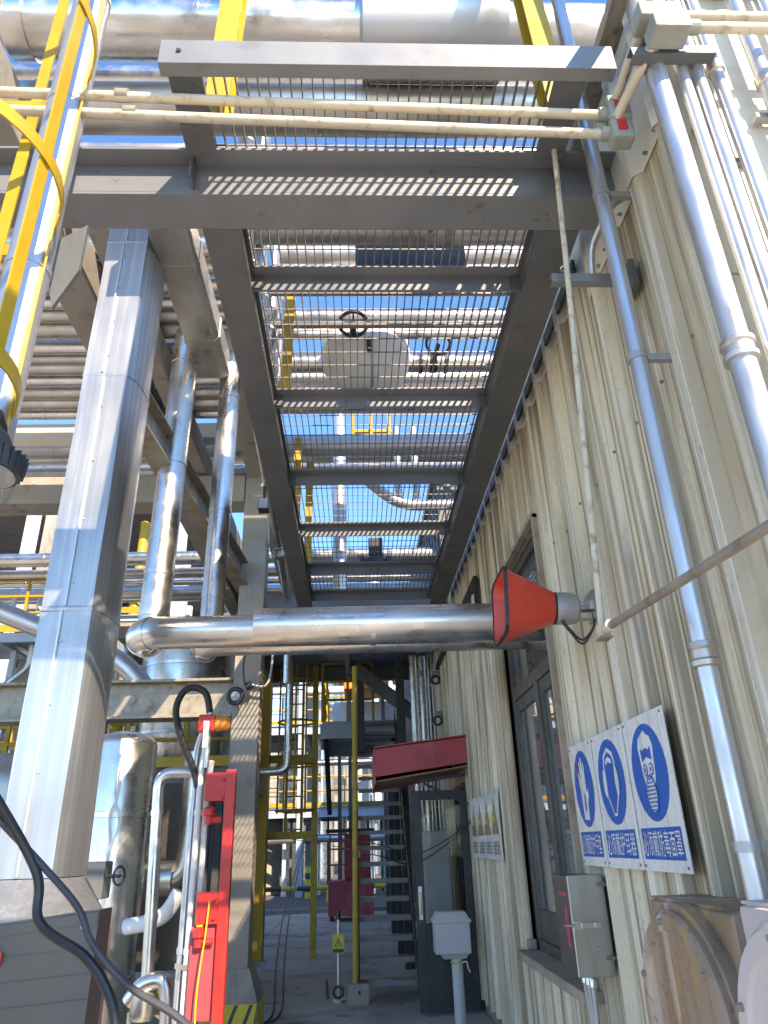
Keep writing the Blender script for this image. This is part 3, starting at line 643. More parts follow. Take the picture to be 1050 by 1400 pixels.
# stringers: bottom flange + web + top flange
for (xo, xi, nm) in ((-.735, -.55, 'stringer'), (1.165, .965, 'stringer')):
    mb = MB(); s = 1 if xi > xo else -1
    a, b = min(xo, xi), max(xo, xi)
    mb.box(a, b, Y0 + .002, YE, ZB, ZB + .013)
    wx = xi - s * .02
    mb.box(min(wx, wx - s * .012), max(wx, wx - s * .012), Y0 + .002, YE, ZB + .013, ZP - .013)
    mb.box(a, b, Y0 + .002, YE, ZP - .013, ZP)
    mb.build(nm, GREY, pf, False, .003)
XL, XR = -.569, .984
# inverted-L crossmembers
YC = [3.16, 4.36, 5.58, 6.72, 7.86, 8.84]
for y in YC:
    MB().box(XL + .001, XR - .001, y - .08, y, ZP - .010, ZP).box(XL + .001, XR - .001, y - .010, y, ZP - .12, ZP - .010).build('crossmember', GREYL, pf, False, .002)
    for x in (XL + .03, XR - .03): MB().box(x - .03, x + .03, y - .011 - .008, y - .0105, ZP - .11, ZP - .02).build('cleat', GREY, pf, False)
# near landing frame
NY0 = 1.87
MB().channel((1.13, NY0, 4.60), (-.78, NY0, 4.60), .15, .06, .010, (0, 0, 1)).build('edge_channel', GREYL, pf, False, .003)
MB().ext([(0, 0), (.14, 0), (.14, .011), (.011, .011), (.011, .12), (0, .12)], (-.755, NY0 + .064, 4.54), (-.755, 2.322, 4.54), (0, 0, 1)).build('side_angle', GREY, pf, False, .003)
MB().ext([(0, 0), (-.14, 0), (-.14, .011), (-.011, .011), (-.011, .12), (0, .12)], (1.02, NY0 + .064, 4.54), (1.02, 2.322, 4.54), (0, 0, 1)).build('side_angle', GREY, pf, False, .003)
MB().cyl((-.70, NY0 - .003, 4.60), (-.70, NY0 - .008, 4.60), .010, None, 10).build('bolt', DARK, pf)
# grating panels
def grating(x0, x1, y0, y1, z, parent, nm='grating'):
    mb = MB(); h = .030; n = int((x1 - x0) / .0475)
    for i in range(n + 1):
        x = x0 + (x1 - x0) * i / n; mb.box(x - .0025, x + .0025, y0, y1, z, z + h)
    k = int((y1 - y0) / .17) if y1 < 2.5 else int((y1 - y0) / .14)
    for j in range(k + 1):
        y = y0 + .02 + (y1 - y0 - .04) * j / max(k, 1)
        mb.box(x0, x1, y - .003, y + .003, z + h - .009, z + h - .0025)
    for y in (y0, y1): mb.box(x0, x1, y - .0025, y + .0025, z, z + h)
    return mb.build(nm, GRATE, parent, False)
grating(-.74, 1.0, NY0 + .07, 2.40, ZP + .062, pf)
yy = [2.66] + YC
for a, b in zip(yy, yy[1:]): grating(XL - .02, XR + .02, a + .012, b - .012, ZP + .003, pf)
# unseen plated deck added behind the viewer to shade the cabinet and cables
MB().box(-.2, 1.15, -1.75, .1, 4.60, 4.612).build('shade_deck_plate', GREY, pf, False)
for x in (-.18, 1.10): MB().channel((x, -1.75, 4.52), (x, .1, 4.52), .15, .06, .01, (0, 0, 1)).build('stringer', GREY, pf, False)
for y in (-1.66, -.8, .08): MB().box(-.115, 1.09, y - .08, y, 4.50, 4.598).build('crossmember', GREYL, pf, False)
for x in (-1.0, 1.45):
    MB().bar((x, -1.6, 0), (x, -1.6, 4.44), .12, .12).build('leg', GREY, pf, False)
for y in (-1.6,): MB().box(-1.06, 1.51, y - .05, y + .05, 4.44, 4.499).build('shade_deck_bearer', GREY, pf, False)
# main beam across
hb = MB().box(-6.0, WX + .02, 2.325, 2.424, 4.594, 4.608).box(-6.0, WX + .02, 2.412, 2.424, 4.416, 4.594).box(-6.0, WX + .02, 2.412, 2.62, 4.40, 4.416).box(-6.0, WX + .02, 2.424, 2.62, 4.594, 4.608).build('cross_beam', GREYL, None, False, .003)
tag(hb, 'long pale grey steel H beam crossing the alley under the walkway', 'beam')
for x in (-.74, 1.0): MB().box(x - .006, x + .006, 2.33, 2.4115, 4.43, 4.593).build('stiffener', GREY, hb, False)

# ================================================================== LEFT: SQUARE-FRONTED DUCT
du = thing('clad_duct', 'tall bright aluminium clad duct with flat front and rounded side', 'duct', (-1.65, 4.2, 0))
def duct_ring(g_, z, x0=-1.81, x1=-1.52, y0=4.0):
    pts = [(x0, y0), (x1, y0)]
    for dx_, dy_ in ((.024, .036), (.040, .075), (.051, .12), (.058, .17), (.061, .22), (.060, .27), (.055, .32)): pts.append((x1 + dx_, y0 + dy_))
    pts += [(x1 + .04, y0 + .38), (x1 - .01, y0 + .44), (x0 + .08, y0 + .46), (x0 - .02, y0 + .38), (x0 - .02, y0 + .08)]
    cx, cy = (x0 + x1) / 2, y0 + .22
    return [Vector((cx + (x - cx) * g_, cy + (y - cy) * g_, z)) for x, y in pts]
zj = [1.50, 2.90, 4.54, 5.75, 6.05]
for i in range(4):
    a, b = zj[i] + .004, zj[i + 1] - .002
    rings = []; nn = 7
    for k in range(nn + 1):
        z = a + (b - a) * k / nn
        rg_ = duct_ring(1.0 + .004 * (k in (0, nn)), z)
        rings.append([p + Vector((0, .006 * math.sin(z * 5 + j * 2.1), 0)) for j, p in enumerate(rg_)])
    loft(rings, True, True).build('duct_section', DUCT, du)
for z in zj[1:4]:
    loft([duct_ring(1.012, z - .022), duct_ring(1.022, z - .018), duct_ring(1.022, z + .004), duct_ring(1.012, z + .008)]).build('joint_band', DUCT, du)
for i in range(4):
    xs_ = -1.685 + .012 * (i % 2)
    sm = MB().box(xs_ - .006, xs_ + .006, 3.985, 4.004, zj[i] + .01, zj[i + 1] - .02).build('standing_seam', ALU, du, False, .002)
    for k in range(4):
        z = zj[i] + .15 + k * (zj[i + 1] - zj[i]) / 4
        MB().cyl((xs_ + .02, 4.004, z), (xs_ + .02, 3.990, z), .007, .005, 8).build('rivet', STEELD, sm)
# flared boot and base box
loft([duct_ring(1.0, 1.5), duct_ring(1.04, 1.49), [Vector(p) for p in zip(*[[x + (.26 if x > -1.6 else -.12) * 1 for x in [q.x for q in duct_ring(1.0, 0)]], [q.y + (-.25 if q.y < 4.3 else -.34) for q in duct_ring(1.0, 0)], [1.28] * len(duct_ring(1.0, 0))])],
      [Vector(p) for p in zip(*[[x + (.26 if x > -1.6 else -.12) for x in [q.x for q in duct_ring(1.0, 0)]], [q.y + (-.25 if q.y < 4.3 else -.34) for q in duct_ring(1.0, 0)], [0.02] * len(duct_ring(1.0, 0))])]], False, False).build('flared_boot', DUCT, du, True)
cbx = thing('control_cabinet', 'dark scratched metal control cabinet at the lower left corner', 'cabinet', (-1.3, 3.6, 0))
quadslab(MB(), [(-1.60, 3.47, .2), (-1.13, 3.53, .2), (-1.115, 3.53, 1.385), (-1.54, 3.47, 1.345)], (0, .18, 0)).build('body', CABD, cbx, False, .006)
quadslab(MB(), [(-1.545, 3.462, 1.30), (-1.12, 3.52, 1.34), (-1.12, 3.52, 1.378), (-1.545, 3.462, 1.338)], (0, .006, 0)).build('top_strip', CABD, cbx, False)
MB().box(-1.50, -1.47, 3.458, 3.464, 1.20, 1.25).build('red_mark', RED, cbx, False)
for x in (-1.30, -1.17): MB().cyl((x, 3.52, 1.33 if x > -1.2 else 1.325), (x, 3.478 + (x + 1.3) * .12, 1.325), .006, None, 8).build('screw', STEEL, cbx)
for k in range(9):
    z = 1.22 - k * .09; quadslab(MB(), [(-1.545, 3.4655, z), (-1.125, 3.5235, z + .02), (-1.125, 3.5235, z + .025), (-1.545, 3.4655, z + .005)], (0, .006, 0)).build('pressed_rib', CABD, cbx, False)
for x in (-1.56, -1.17): MB().box(x, x + .05, 3.52, 3.6, 0, .2).build('leg', CABD, cbx, False)
# loose black cables in the near left
cable('cable', 'thick black cable hanging in front of the dark cabinet', [(-1.3, 2.3, 2.05), (-1.15, 2.42, 1.80), (-1.0, 2.5, 1.56), (-.965, 2.5, 1.42), (-.82, 2.5, 1.33), (-.74, 2.5, 1.24), (-.70, 2.5, 1.14), (-.62, 2.55, .8), (-.7, 2.7, .02)], .0145, BLK)
cable('cable', 'thinner black cable swinging right across the duct base', [(-1.3, 2.32, 1.98), (-1.15, 2.45, 1.74), (-1.0, 2.5, 1.59), (-.86, 2.5, 1.46), (-.80, 2.5, 1.36), (-.68, 2.5, 1.25), (-.49, 2.5, 1.14), (-.3, 2.6, .9), (-.35, 2.8, .02)], .0105, CABLEG)
cable('cable', 'faded blue cable blurred at the lower left edge', [(-.72, 1.5, 1.5), (-.70, 1.5, 1.40), (-.665, 1.5, 1.32), (-.64, 1.5, 1.22), (-.63, 1.5, .9), (-.7, 1.6, .02)], .010, CABLEB)

# ================================================================== CAGED LADDER (upper left)
lad = thing('caged_ladder', 'yellow caged ladder passing the upper left corner', 'ladder', (-1.4, 1.75, 2.9))
HCx, HCy, HR = -1.385, 1.75, .365
for z in (2.92, 3.745, 4.60, 5.45):
    pts = [(HCx - .22, HCy - HR, z)] + [(HCx + HR * math.cos(t), HCy + HR * math.sin(t), z) for t in [(-math.pi / 2) + math.pi * i / 20 for i in range(21)]] + [(HCx - .22, HCy + HR, z)]
    mb = MB(); P = [Vector(p) for p in pts]
    vs_, fs_ = [], []
    for i, p in enumerate(P):
        d = (P[min(i + 1, len(P) - 1)] - P[max(i - 1, 0)]).normalized(); nrm = Vector((d.y, -d.x, 0))
        for a, b in ((0, -.028), (.007, -.028), (.007, .028), (0, .028)): vs_.append(p + nrm * a + Vector((0, 0, b)))
    for i in range(len(P) - 1):
        for j in range(4): fs_.append((i * 4 + j, i * 4 + (j + 1) % 4, i * 4 + 4 + (j + 1) % 4, i * 4 + 4 + j))
    mb.add(vs_, fs_).build('hoop', YEL, lad)
for ang in (-62, -8, 42, 88):
    a = R(ang); c, s = math.cos(a), math.sin(a); RR = HR - .006
    p0 = Vector((HCx + RR * c, HCy + RR * s, 2.75)); p1 = Vector((p0.x, p0.y, 5.9))
    MB().bar(p0, p1, .05, .007, (c, s, 0)).build('strap', YEL, lad, False)
for s in (-1, 1):
    MB().bar((HCx - .22, HCy + s * .23, 0), (HCx - .22, HCy + s * .23, 6.6), .065, .012, (0, 1, 0)).build('stringer', YEL, lad, False)
for k in range(20): MB().cyl((HCx - .22, HCy - .23, .3 + k * .3), (HCx - .22, HCy + .23, .3 + k * .3), .011, None, 8).build('rung', YEL, lad)
vp = pipe('pipe', 'silver vertical pipe behind the yellow ladder cage', [(-1.185, 2.02, 0), (-1.185, 2.02, 7.4)], .076, ALU, None, (3.55, 4.45, 5.2), 'pipe', None, 28, bw=.03, bh=.004)
# flood lamp and gusset
fl = thing('flood_lamp', 'dark finned flood lamp at the left edge below the ladder cage', 'lamp', (-1.05, 1.85, 2.6))
MB().lathe([(.10, 0), (.105, .012), (.105, .05), (.09, .06), (.07, .09), (.05, .13), (.02, .16)], (-1.065, 1.83, 2.60), (0, 0, 1), 32).build('housing', DARK, fl)
MB().lathe([(.088, -.006), (.088, 0)], (-1.065, 1.83, 2.60), (0, 0, 1), 32).build('lens', LENS, fl)
for k in range(28):
    a = 2 * math.pi * k / 28
    MB().bar((-1.065 + .100 * math.cos(a), 1.83 + .100 * math.sin(a), 2.607), (-1.065 + .106 * math.cos(a), 1.83 + .106 * math.sin(a), 2.660), .004, .018, (math.cos(a), math.sin(a), .2)).build('fin', DARK, fl, False)
MB().tube(fillet([(-1.065, 1.83, 2.74), (-1.065, 1.83, 2.82), (-1.10, 1.95, 2.82), (-1.13, 2.0, 2.82)], .05), .014, 10).build('bracket_arm', DARK, fl)
gs = quadslab(MB(), [(-1.30, 2.3, 3.95), (-1.14, 2.3, 4.08), (-1.14, 2.3, 3.82), (-1.22, 2.3, 3.62)], (0, .02, 0)).build('gusset_plate', GREY, None, False); tag(gs, 'small dark gusset plate left of the duct', 'steel plate')
# ================================================================== P1 / P2 risers and the two crossing pipes
pipe('pipe', 'nearer shiny steel riser turning into the upper horizontal pipe', [(-1.53, 5.37, 6.0), (-1.56, 5.37, 3.02), (-1.56, 5.0, 3.02), (WX + .5, 5.0, 3.02)], .114, STEEL, .182, (.35, 1.4, 2.4, 2.74, 2.82, 3.02, 3.1, 3.3, 4.9), 'pipe', 'steel pipes crossing the alley', 32)
pipe('pipe', 'farther shiny steel riser turning into the lower horizontal pipe', [(-1.19, 5.78, 6.05), (-1.20, 5.78, 3.05), (-1.20, 5.44, 3.05), (WX + .5, 5.44, 3.05)], .095, STEEL, .168, (.5, 1.7, 2.5, 2.86, 2.94, 3.2, 3.9, 4.9), 'pipe', 'steel pipes crossing the alley', 32)
MB().lathe([(.10, 0), (.137, .002), (.137, 2.35), (.10, 2.352)], (-.72, 5.0, 3.045), (1, 0, .004), 32).build('jacket_sleeve', STEEL, bpy.data.objects['pipe.001'])
# insulated header above the risers
hdr = MB().ext([(-.15, -.13), (.11, -.13), (.15, -.08), (.15, .13), (-.15, .13)], (-1.33, 3.45, 5.83), (-1.33, 5.65, 5.83)).build('insulated_header', STEELD, None, False, .01); tag(hdr, 'tan insulated box header above the two shiny risers', 'duct')
for y in (3.46, 4.2, 5.1):
    MB().ext([(-.155, -.136), (.112, -.136), (.156, -.082), (.156, .136), (-.155, .136)], (-1.33, y, 5.83), (-1.33, y + .04, 5.83)).build('joint_band', STEELD, hdr, False)
hs = MB().box(-1.07, -.93, 3.4, 6.4, 5.72, 5.86).build('cable_trunking', ALU, None, False, .008); tag(hs, 'pale metal cable trunking alongside the insulated header', 'trunking')
# ================================================================== CONCRETE PIPE RACK
rk = thing('concrete_frame', 'weathered concrete pipe rack frame left of the alley', 'pipe rack', (-1.25, 8.3, 0))
MB().box(-1.39, -1.09, 8.15, 8.45, .5, 9.0).build('column', CONC, rk, False, .012)
loft([[Vector((a, b, z)) for a, b in ((-1.24 - s, 8.3 - s), (-1.24 + s, 8.3 - s), (-1.24 + s, 8.3 + s), (-1.24 - s, 8.3 + s))] for z, s in ((0, .27), (.30, .27), (.56, .17))], True, True).build('pedestal', CONC, rk, False)
MB().ibeam((-6.5, 8.3, 3.165), (-1.395, 8.3, 3.165), .43, .30, .02, .03).build('tie_beam', RUSTP, rk, False, .004)
MB().box(-6.8, -6.5, 8.15, 8.45, 0, 9).build('column', CONC, rk, False, .012)
MB().box(-2.55, -2.23, -3, 15, 5.98, 6.36).build('beam', CONC, rk, False, .012)
MB().box(-2.06, -1.90, 3.9, 15, 6.02, 6.34).build('beam', CONC, rk, False, .012)
MB().box(-1.36, -1.12, 5.7, 15, 5.95, 6.32).build('beam', CONC, rk, False, .012)
for y in (-2.0, 14.6):
    if y < 0: MB().box(-1.39, -1.09, y - .15, y + .15, 0, 9).build('column', CONC, rk, False, .012)
    else: MB().box(-2.55, -2.25, y - .15, y + .15, 0, 5.6).build('column', CONC, rk, False, .012)
    MB().box(-6.8, -6.5, y - .15, y + .15, 0, 9).build('column', CONC, rk, False, .012)
    MB().box(-6.5, -1.395, y - .18, y + .18, 5.6, 5.97).build('beam', CONC, rk, False, .012)
MB().box(-6.5, -1.395, 8.12, 8.48, 5.6, 5.975).build('beam', CONC, rk, False, .012)
# hazard stripes painted on the pedestal
for k in range(8):
    x = -1.505 + k * .07
    quadslab(MB(), [(x, 8.026, .0 + .005), (x + .035, 8.026, .005), (min(x + .15, -.975), 8.026, .285), (min(x + .115, -.975), 8.026, .285)], (0, .0035, 0)).build('stripe', INK if k % 2 else WARNY, rk, False)
MB().box(-1.505, -.975, 8.0275, 8.0295, .004, .29).build('stripe_ground', WARNY, rk, False)
MB().box(-.9685, -.966, 8.04, 8.56, .004, .29).build('stripe_ground', WARNY, rk, False)
br = MB().ibeam((-1.66, 4.6, 4.70), (-1.34, 8.7, 4.62), .30, .17).build('steel_beam', RUSTP, None, False, .003); tag(br, 'dark brown steel beam running behind the shiny risers', 'beam')
br = MB().ibeam((-1.62, 8.3, 4.62), (-1.62, 13, 4.62), .24, .15).build('steel_beam', RUSTP, None, False); tag(br, 'rusty brown steel beam beyond the concrete column', 'beam')
dp = pipe('pipe', 'thin sloping steel pipe with a valve left of the walkway', [(-1.02, 6.0, 5.75), (-.93, 8.9, 4.85), (-.93, 9.6, 4.5), (-.93, 9.6, 3.6)], .05, STEEL, .15, (1.2, 2.4), 'pipe')
flange(MB(), (-.945, 8.4, 5.0), (.03, .95, -.3), .095, .03).build('flange', STEELD, dp)
flange(MB(), (-.93, 9.6, 4.2), (0, 0, 1), .095, .04).build('flange', STEELD, dp)
dl = thing('floodlight', 'small square floodlight beside the sloping pipe', 'lamp', (-1.0, 7.2, 5.0))
MB().box(-1.07, -.95, 7.15, 7.28, 5.02, 5.16).build('housing', DARK, dl, False, .01); MB().box(-1.06, -.96, 7.14, 7.149, 5.03, 5.15).build('lens', LENS, dl, False)
MB().bar((-1.01, 7.22, 5.16), (-1.01, 7.22, 5.45), .03, .03).build('bracket', DARK, dl, False)

# ================================================================== OVERHEAD PIPES
PG = 'steel pipes on the overhead rack'
def hp(label, y, z, r, m=STEEL, x0=-14, x1=9, bands=2.3, **k):
    bs = [2.3 * q + (y * 7.7) % 2.0 for q in range(int((x1 - x0) / 2.3))] if bands else ()
    return pipe('pipe', label, [(x0, y, z), (x1, y, z)], r, m, None, bs, 'pipe', PG, 24, **k)
h1 = hp('largest shiny steel pipe crossing at the very top', 3.02, 6.67, .19, STEEL, -2.25, 9)
MB().lathe([(.19, 0), (.30, .02), (.30, .98), (.19, 1.0)], (.08, 3.02, 6.67), (1, 0, 0), 32).build('insulation_box', ALU, h1)
MB().lathe([(.19, 0), (.205, .01), (.205, .16), (.0, .16)], (-2.28, 3.02, 6.67), (1, 0, 0), 32).build('end_cap', STEEL, h1)
hp('tan reflecting steel pipe just under the largest top pipe', 3.42, 6.42, .17, STEELD)
hp('slimmer steel pipe third from the top above the grating', 3.80, 6.44, .075, STEELD)
hp('wide steel pipe crossing behind the first grating panel', 5.02, 7.0, .17, STEELD)
hp('steel pipe with sky beneath seen through the first panel', 4.55, 7.05, .10, STEEL)
hp('dull steel pipe along the top of the second grating panel', 5.85, 7.0, .085, STEELD)
hp('steel pipe under the sky strip in the second panel', 6.42, 7.0, .055, STEELD)
hp('steel pipe crossing just above the white vessel', 6.68, 7.05, .05, STEEL)
hp('steel pipe passing both ends of the white vessel', 7.30, 7.1, .115, STEEL)
hp('dark steel pipe under the white vessel', 7.78, 7.0, .075, STEELD)
hp('bright wide steel pipe seen through the third panel', 9.15, 7.0, .16, ALU)
hp('dull steel pipe below the bright wide one', 9.72, 6.9, .10, STEELD)
hp('thin steel pipe at the bottom of the third panel', 10.1, 6.9, .06, STEELD)
for k, (y, z, r, lab) in enumerate(((12.6, 6.62, .13, 'highest'), (13.0, 6.5, .10, 'second'), (13.3, 6.45, .075, 'third'), (13.7, 6.4, .12, 'fourth'), (14.1, 6.45, .09, 'lowest'))):
    hp('%s pipe in the farther bundle left of the walkway end' % lab, y, z - .12 * k * .2, r, STEELD if k % 2 else STEEL, -16, 2.4)
ORD = ['first', 'second', 'third', 'fourth', 'fifth', 'sixth', 'seventh', 'eighth', 'ninth', 'tenth', 'eleventh', 'twelfth', 'thirteenth']
yv = 4.66
rads = [.095, .075, .10, .07, .085, .11, .075, .06, .10, .075, .09, .10, .07]
for k, r in enumerate(rads):
    yv += r
    pipe('pipe', '%s pipe from the viewer in the dense rack layer left of the duct' % ORD[k], [(-14, yv, 6.36 + r), (-.98 + .02 * (k % 3), yv, 6.36 + r), (-.98 + .02 * (k % 3), yv, 8.8)], r, STEELD if k % 3 else STEEL, r * 3, [1.2 + 2.5 * q + (k * 1.3) % 2 for q in range(4)], 'pipe', 'dense pipe layer on the left rack', 20)
    yv += r + .035 + (.05 if k % 4 == 1 else 0)
UP = [(3.9, .19, 'second largest'), (4.42, .14, 'plain dull'), (4.78, .11, 'slim dull'), (6.6, .14, 'shaded'), (7.15, .10, 'narrow'), (7.72, .10, 'rather slim'), (8.05, .09, 'slimmest'), (9.15, .14, 'brownish'), (9.52, .12, 'streaked'), (11.5, .16, 'far broad'), (12.05, .14, 'farthest')]
for k, (y, r, a) in enumerate(UP):
    hp('%s pipe of the higher rack layer, %s from the viewer' % (a, ORD[k]), y, 8.2, r, (STEELD, STEEL, STEELD)[k % 3], -15, 9)
# box girder behind the dense layer
bg = MB().box(-16, -1.45, 8.05, 8.25, 6.5, 6.72).build('steel_beam', CREAM, None, False, .006); tag(bg, 'pale beige beam just behind the dense left pipe layer', 'beam')
hp('dull pipe between the two rack layers above the second panel', 6.05, 7.4, .10, STEELD)
hp('brownish pipe between the rack layers past the vessel', 7.95, 7.6, .13, STEELD)
hp('silver pipe between the rack layers above the third panel', 8.55, 7.3, .11, STEEL)
# vessel with handwheel above the grating
ve = thing('insulated_vessel', 'white insulated vessel lying above the second grating panel', 'vessel', (.2, 7.0, 6.7))
MB().lathe([(.05, -.02), (.20, .01), (.33, .08), (.41, .18), (.445, .32), (.445, .74), (.41, .87), (.33, .97), (.20, 1.03), (.05, 1.06)], (-.35, 7.05, 7.02), (1, 0, 0), 40).build('shell', WHITE, ve)
MB().lathe([(.442, 0), (.448, .005), (.448, .035), (.442, .04)], (.22, 7.05, 7.02), (1, 0, 0), 40, False).build('band', ALU, ve)
MB().cyl((.02, 6.6, 7.0), (.02, 6.42, 7.0), .035, None, 12).build('valve_stem', DARK, ve)
MB().torus((.02, 6.45, 7.02), (0, .3, 1), .16, .022, 26, 8).bar((-.14, 6.45, 7.02), (.18, 6.45, 7.02), .02, .02).bar((.02, 6.3, 7.06), (.02, 6.6, 6.98), .02, .02).build('handwheel', DARK, ve)
MB().cyl((.20, 6.62, 6.95), (.20, 6.60, 6.75), .03, None, 10).build('gauge_stub', DARK, ve)
vv = thing('valve', 'dark valve with handwheel right of the white vessel', 'valve', (1.0, 7.2, 6.9))
MB().lathe([(.13, 0), (.13, .04), (.07, .06), (.12, .14), (.12, .22), (.07, .30), (.13, .32), (.13, .36)], (.84, 7.3, 7.1), (1, 0, 0), 20).build('body', DARK, vv)
MB().cyl((1.02, 7.25, 7.05), (1.02, 6.75, 6.95), .03, None, 10).build('stem', DARK, vv); MB().torus((1.02, 6.72, 6.95), (0, 1, .2), .14, .018, 24, 8).build('handwheel', DARK, vv)
# other valves and pipework above the right part
vv = thing('valve', 'brown valve body above the right side of the first panel', 'valve', (.75, 5.0, 6.7))
MB().lathe([(.20, 0), (.20, .05), (.10, .08), (.17, .18), (.17, .28), (.10, .36), (.20, .38), (.20, .43)], (.55, 5.02, 7.0), (1, 0, 0), 20).build('body', RUSTP, vv)
MB().cyl((.76, 5.0, 6.9), (.76, 4.6, 6.72), .03, None, 10).build('stem', RUSTP, vv); MB().torus((.76, 4.58, 6.71), (0, 1, .4), .15, .018, 24, 8).build('handwheel', DARK, vv)
# grey box beam & yellow members above the walkway
bx = MB().box(.05, 1.2, 5.55, 5.75, 6.9, 7.4).build('steel_beam', DARK, None, False); tag(bx, 'dark steel box beam above the second grating panel', 'beam')
def ypost(label, x, y, z0, z1, w=.09, tilt=0):
    o = MB().ibeam((x, y, z0), (x + tilt, y + .2, z1), w, w, .01, .01).build('yellow_post', YEL, None, False); return tag(o, label, 'post', 'yellow posts above the walkway')
ypost('yellow post above the left end of the near landing', -.60, 2.2, 4.70, 7.2, .11)
ypost('yellow post above the right end of the near landing', .98, 2.2, 4.70, 7.2, .11)
ypost('short yellow post seen through the second grating panel', -.70, 6.2, 5.9, 7.4, .10)
ypost('yellow post seen through the left of the third panel', -.78, 8.6, 4.75, 6.9, .10)
ypost('second yellow post seen through the third panel', -.66, 9.3, 4.75, 6.9, .10)
yr = thing('yellow_guardrail', 'yellow guardrail frame above the third grating panel', 'guardrail', (.2, 9.5, 7))
for x in (.0, .28, .56): MB().bar((x, 9.4, 7.2), (x, 9.4, 7.9), .05, .05).build('post', YEL, yr, False)
for z in (7.42, 7.85): MB().bar((-.02, 9.43, z), (.6, 9.43, z), .05, .05).build('rail', YEL, yr, False)
# vertical and forked pipes above the far panels
pipe('pipe', 'grey vertical pipe seen through the fourth panel', [(-.25, 11.2, 5.2), (-.25, 11.2, 9.5)], .12, ALU, None, 1.2)
pipe('pipe', 'white forked pipe above the fourth panel', [(.2, 10.6, 7.2), (.75, 10.6, 6.7), (2.2, 10.6, 6.7)], .09, ALU, .3, .7)
for k, x in enumerate((.75, 1.05)): pipe('pipe', '%s small white branch pipe above the fourth panel' % ('left', 'right')[k], [(x, 10.6, 6.7), (x, 10.6, 8.2)], .06, ALU, None, ())
pipe('pipe', 'pale pipe above the fifth panel near the wall', [(-.2, 12.0, 6.1), (2.0, 12.0, 6.1)], .10, ALU, None, .8)
vv = thing('valve', 'dark valve cluster above the fifth panel', 'valve', (.3, 11.7, 6))
MB().lathe([(.15, 0), (.15, .06), (.09, .1), (.16, .2), (.16, .34), (.09, .44), (.15, .48), (.15, .54)], (.1, 11.85, 6.15), (1, 0, 0), 18).build('body', DARK, vv)
MB().box(.25, .5, 11.7, 11.9, 6.25, 6.6).build('actuator', DARK, vv, False, .02)

# ================================================================== RED FRAME, BEACON AND CONDUITS
rf = thing('red_equipment_frame', 'bright red steel frame with plates beside the concrete column', 'frame', (-.93, 5.5, 0))
MB().box(-.945, -.873, 5.45, 5.52, 0, 2.13).build('post', RED, rf, False, .008)
MB().box(-1.09, -.9455, 5.46, 5.48, 1.92, 2.11).build('plate', RED, rf, False, .005)
MB().box(-1.09, -.9455, 5.46, 5.48, 1.16, 1.35).build('plate', RED, rf, False, .005)
for z in (1.94, 2.06, 1.20, 1.31): MB().cyl((-.965, 5.46, z), (-.965, 5.44, z), .014, .012, 8).build('bolt', RED, rf)
MB().box(-1.12, -.95, 5.49, 5.75, .62, 1.15).build('red_housing', REDD, rf, False, .01)
for z, x in ((1.80, -1.05), (1.06, -1.06)):
    MB().lathe([(.03, 0), (.03, .05), (.045, .06), (.045, .10), (.02, .12)], (x, 5.47, z - .03), (0, 0, 1), 12).cyl((x, 5.47, z), (x + .09, 5.47, z), .022, None, 10).build('spout', RED, rf)
MB().cyl((-1.06, 5.47, 1.115), (-1.06, 5.47, 1.16), .022, None, 10).build('brass_nipple', WARNY, rf)
cable('ground_wire', '', [(-1.0, 5.44, 1.3), (-1.01, 5.42, 1.1), (-1.04, 5.42, .75), (-1.02, 5.42, .35), (-1.0, 5.5, .02)], .0055, WARNY, parent=rf)
CN = ('left', 'middle', 'right')
for k, (x, yy, z1, m) in enumerate(((-1.20, 5.62, 2.45, GALV), (-1.145, 5.55, 2.30, WHITE), (-1.10, 5.60, 2.20, WHITE))):
    pipe('conduit', '%s of three vertical conduits beside the red frame' % CN[k], [(x, yy, 0), (x, yy, z1 - .15), (x + (.06 if k == 0 else .03), yy - .05, z1)], .021 if k else .027, m, .15, (1.0, 1.85), 'conduit', 'conduits beside the red frame', 14)
    MB().box(x - .03, x + .03, yy - .03, yy + .02, .9, .93).build('clip', STEELD, bpy.data.objects[[o.name for o in COL.objects][-1]].parent or bpy.data.objects[[o.name for o in COL.objects][-1]], False)
cable('flexible_conduit', 'black flexible conduit looping up over the beacon', [(-1.16, 5.56, 2.02), (-1.20, 5.54, 2.15), (-1.30, 5.52, 2.36), (-1.355, 5.5, 2.56), (-1.31, 5.5, 2.70), (-1.23, 5.5, 2.73), (-1.14, 5.5, 2.68), (-1.10, 5.5, 2.54)], .026, BLK, 'conduit')
be = thing('warning_beacon', 'small red and orange warning beacon above the red frame', 'beacon', (-1.06, 5.5, 2.3))
MB().box(-1.17, -1.05, 5.44, 5.56, 2.40, 2.52).build('housing', RED, be, False, .012)
MB().lathe([(.055, 0), (.06, .02), (.05, .05), (.055, .08), (.035, .11)], (-1.05, 5.5, 2.46), (1, 0, 0), 18).build('lamp_guard', ORANGE, be)
MB().cyl((-1.10, 5.5, 2.15), (-1.10, 5.5, 2.40), .02, None, 12).build('stem', GALV, be)
MB().box(-1.125, -1.085, 5.425, 5.439, 2.28, 2.47).build('strap', WHITE, be, False)
MB().cyl((-1.10, 5.5, 2.52), (-1.10, 5.5, 2.60), .02, .016, 12).build('gland', STEELD, be)
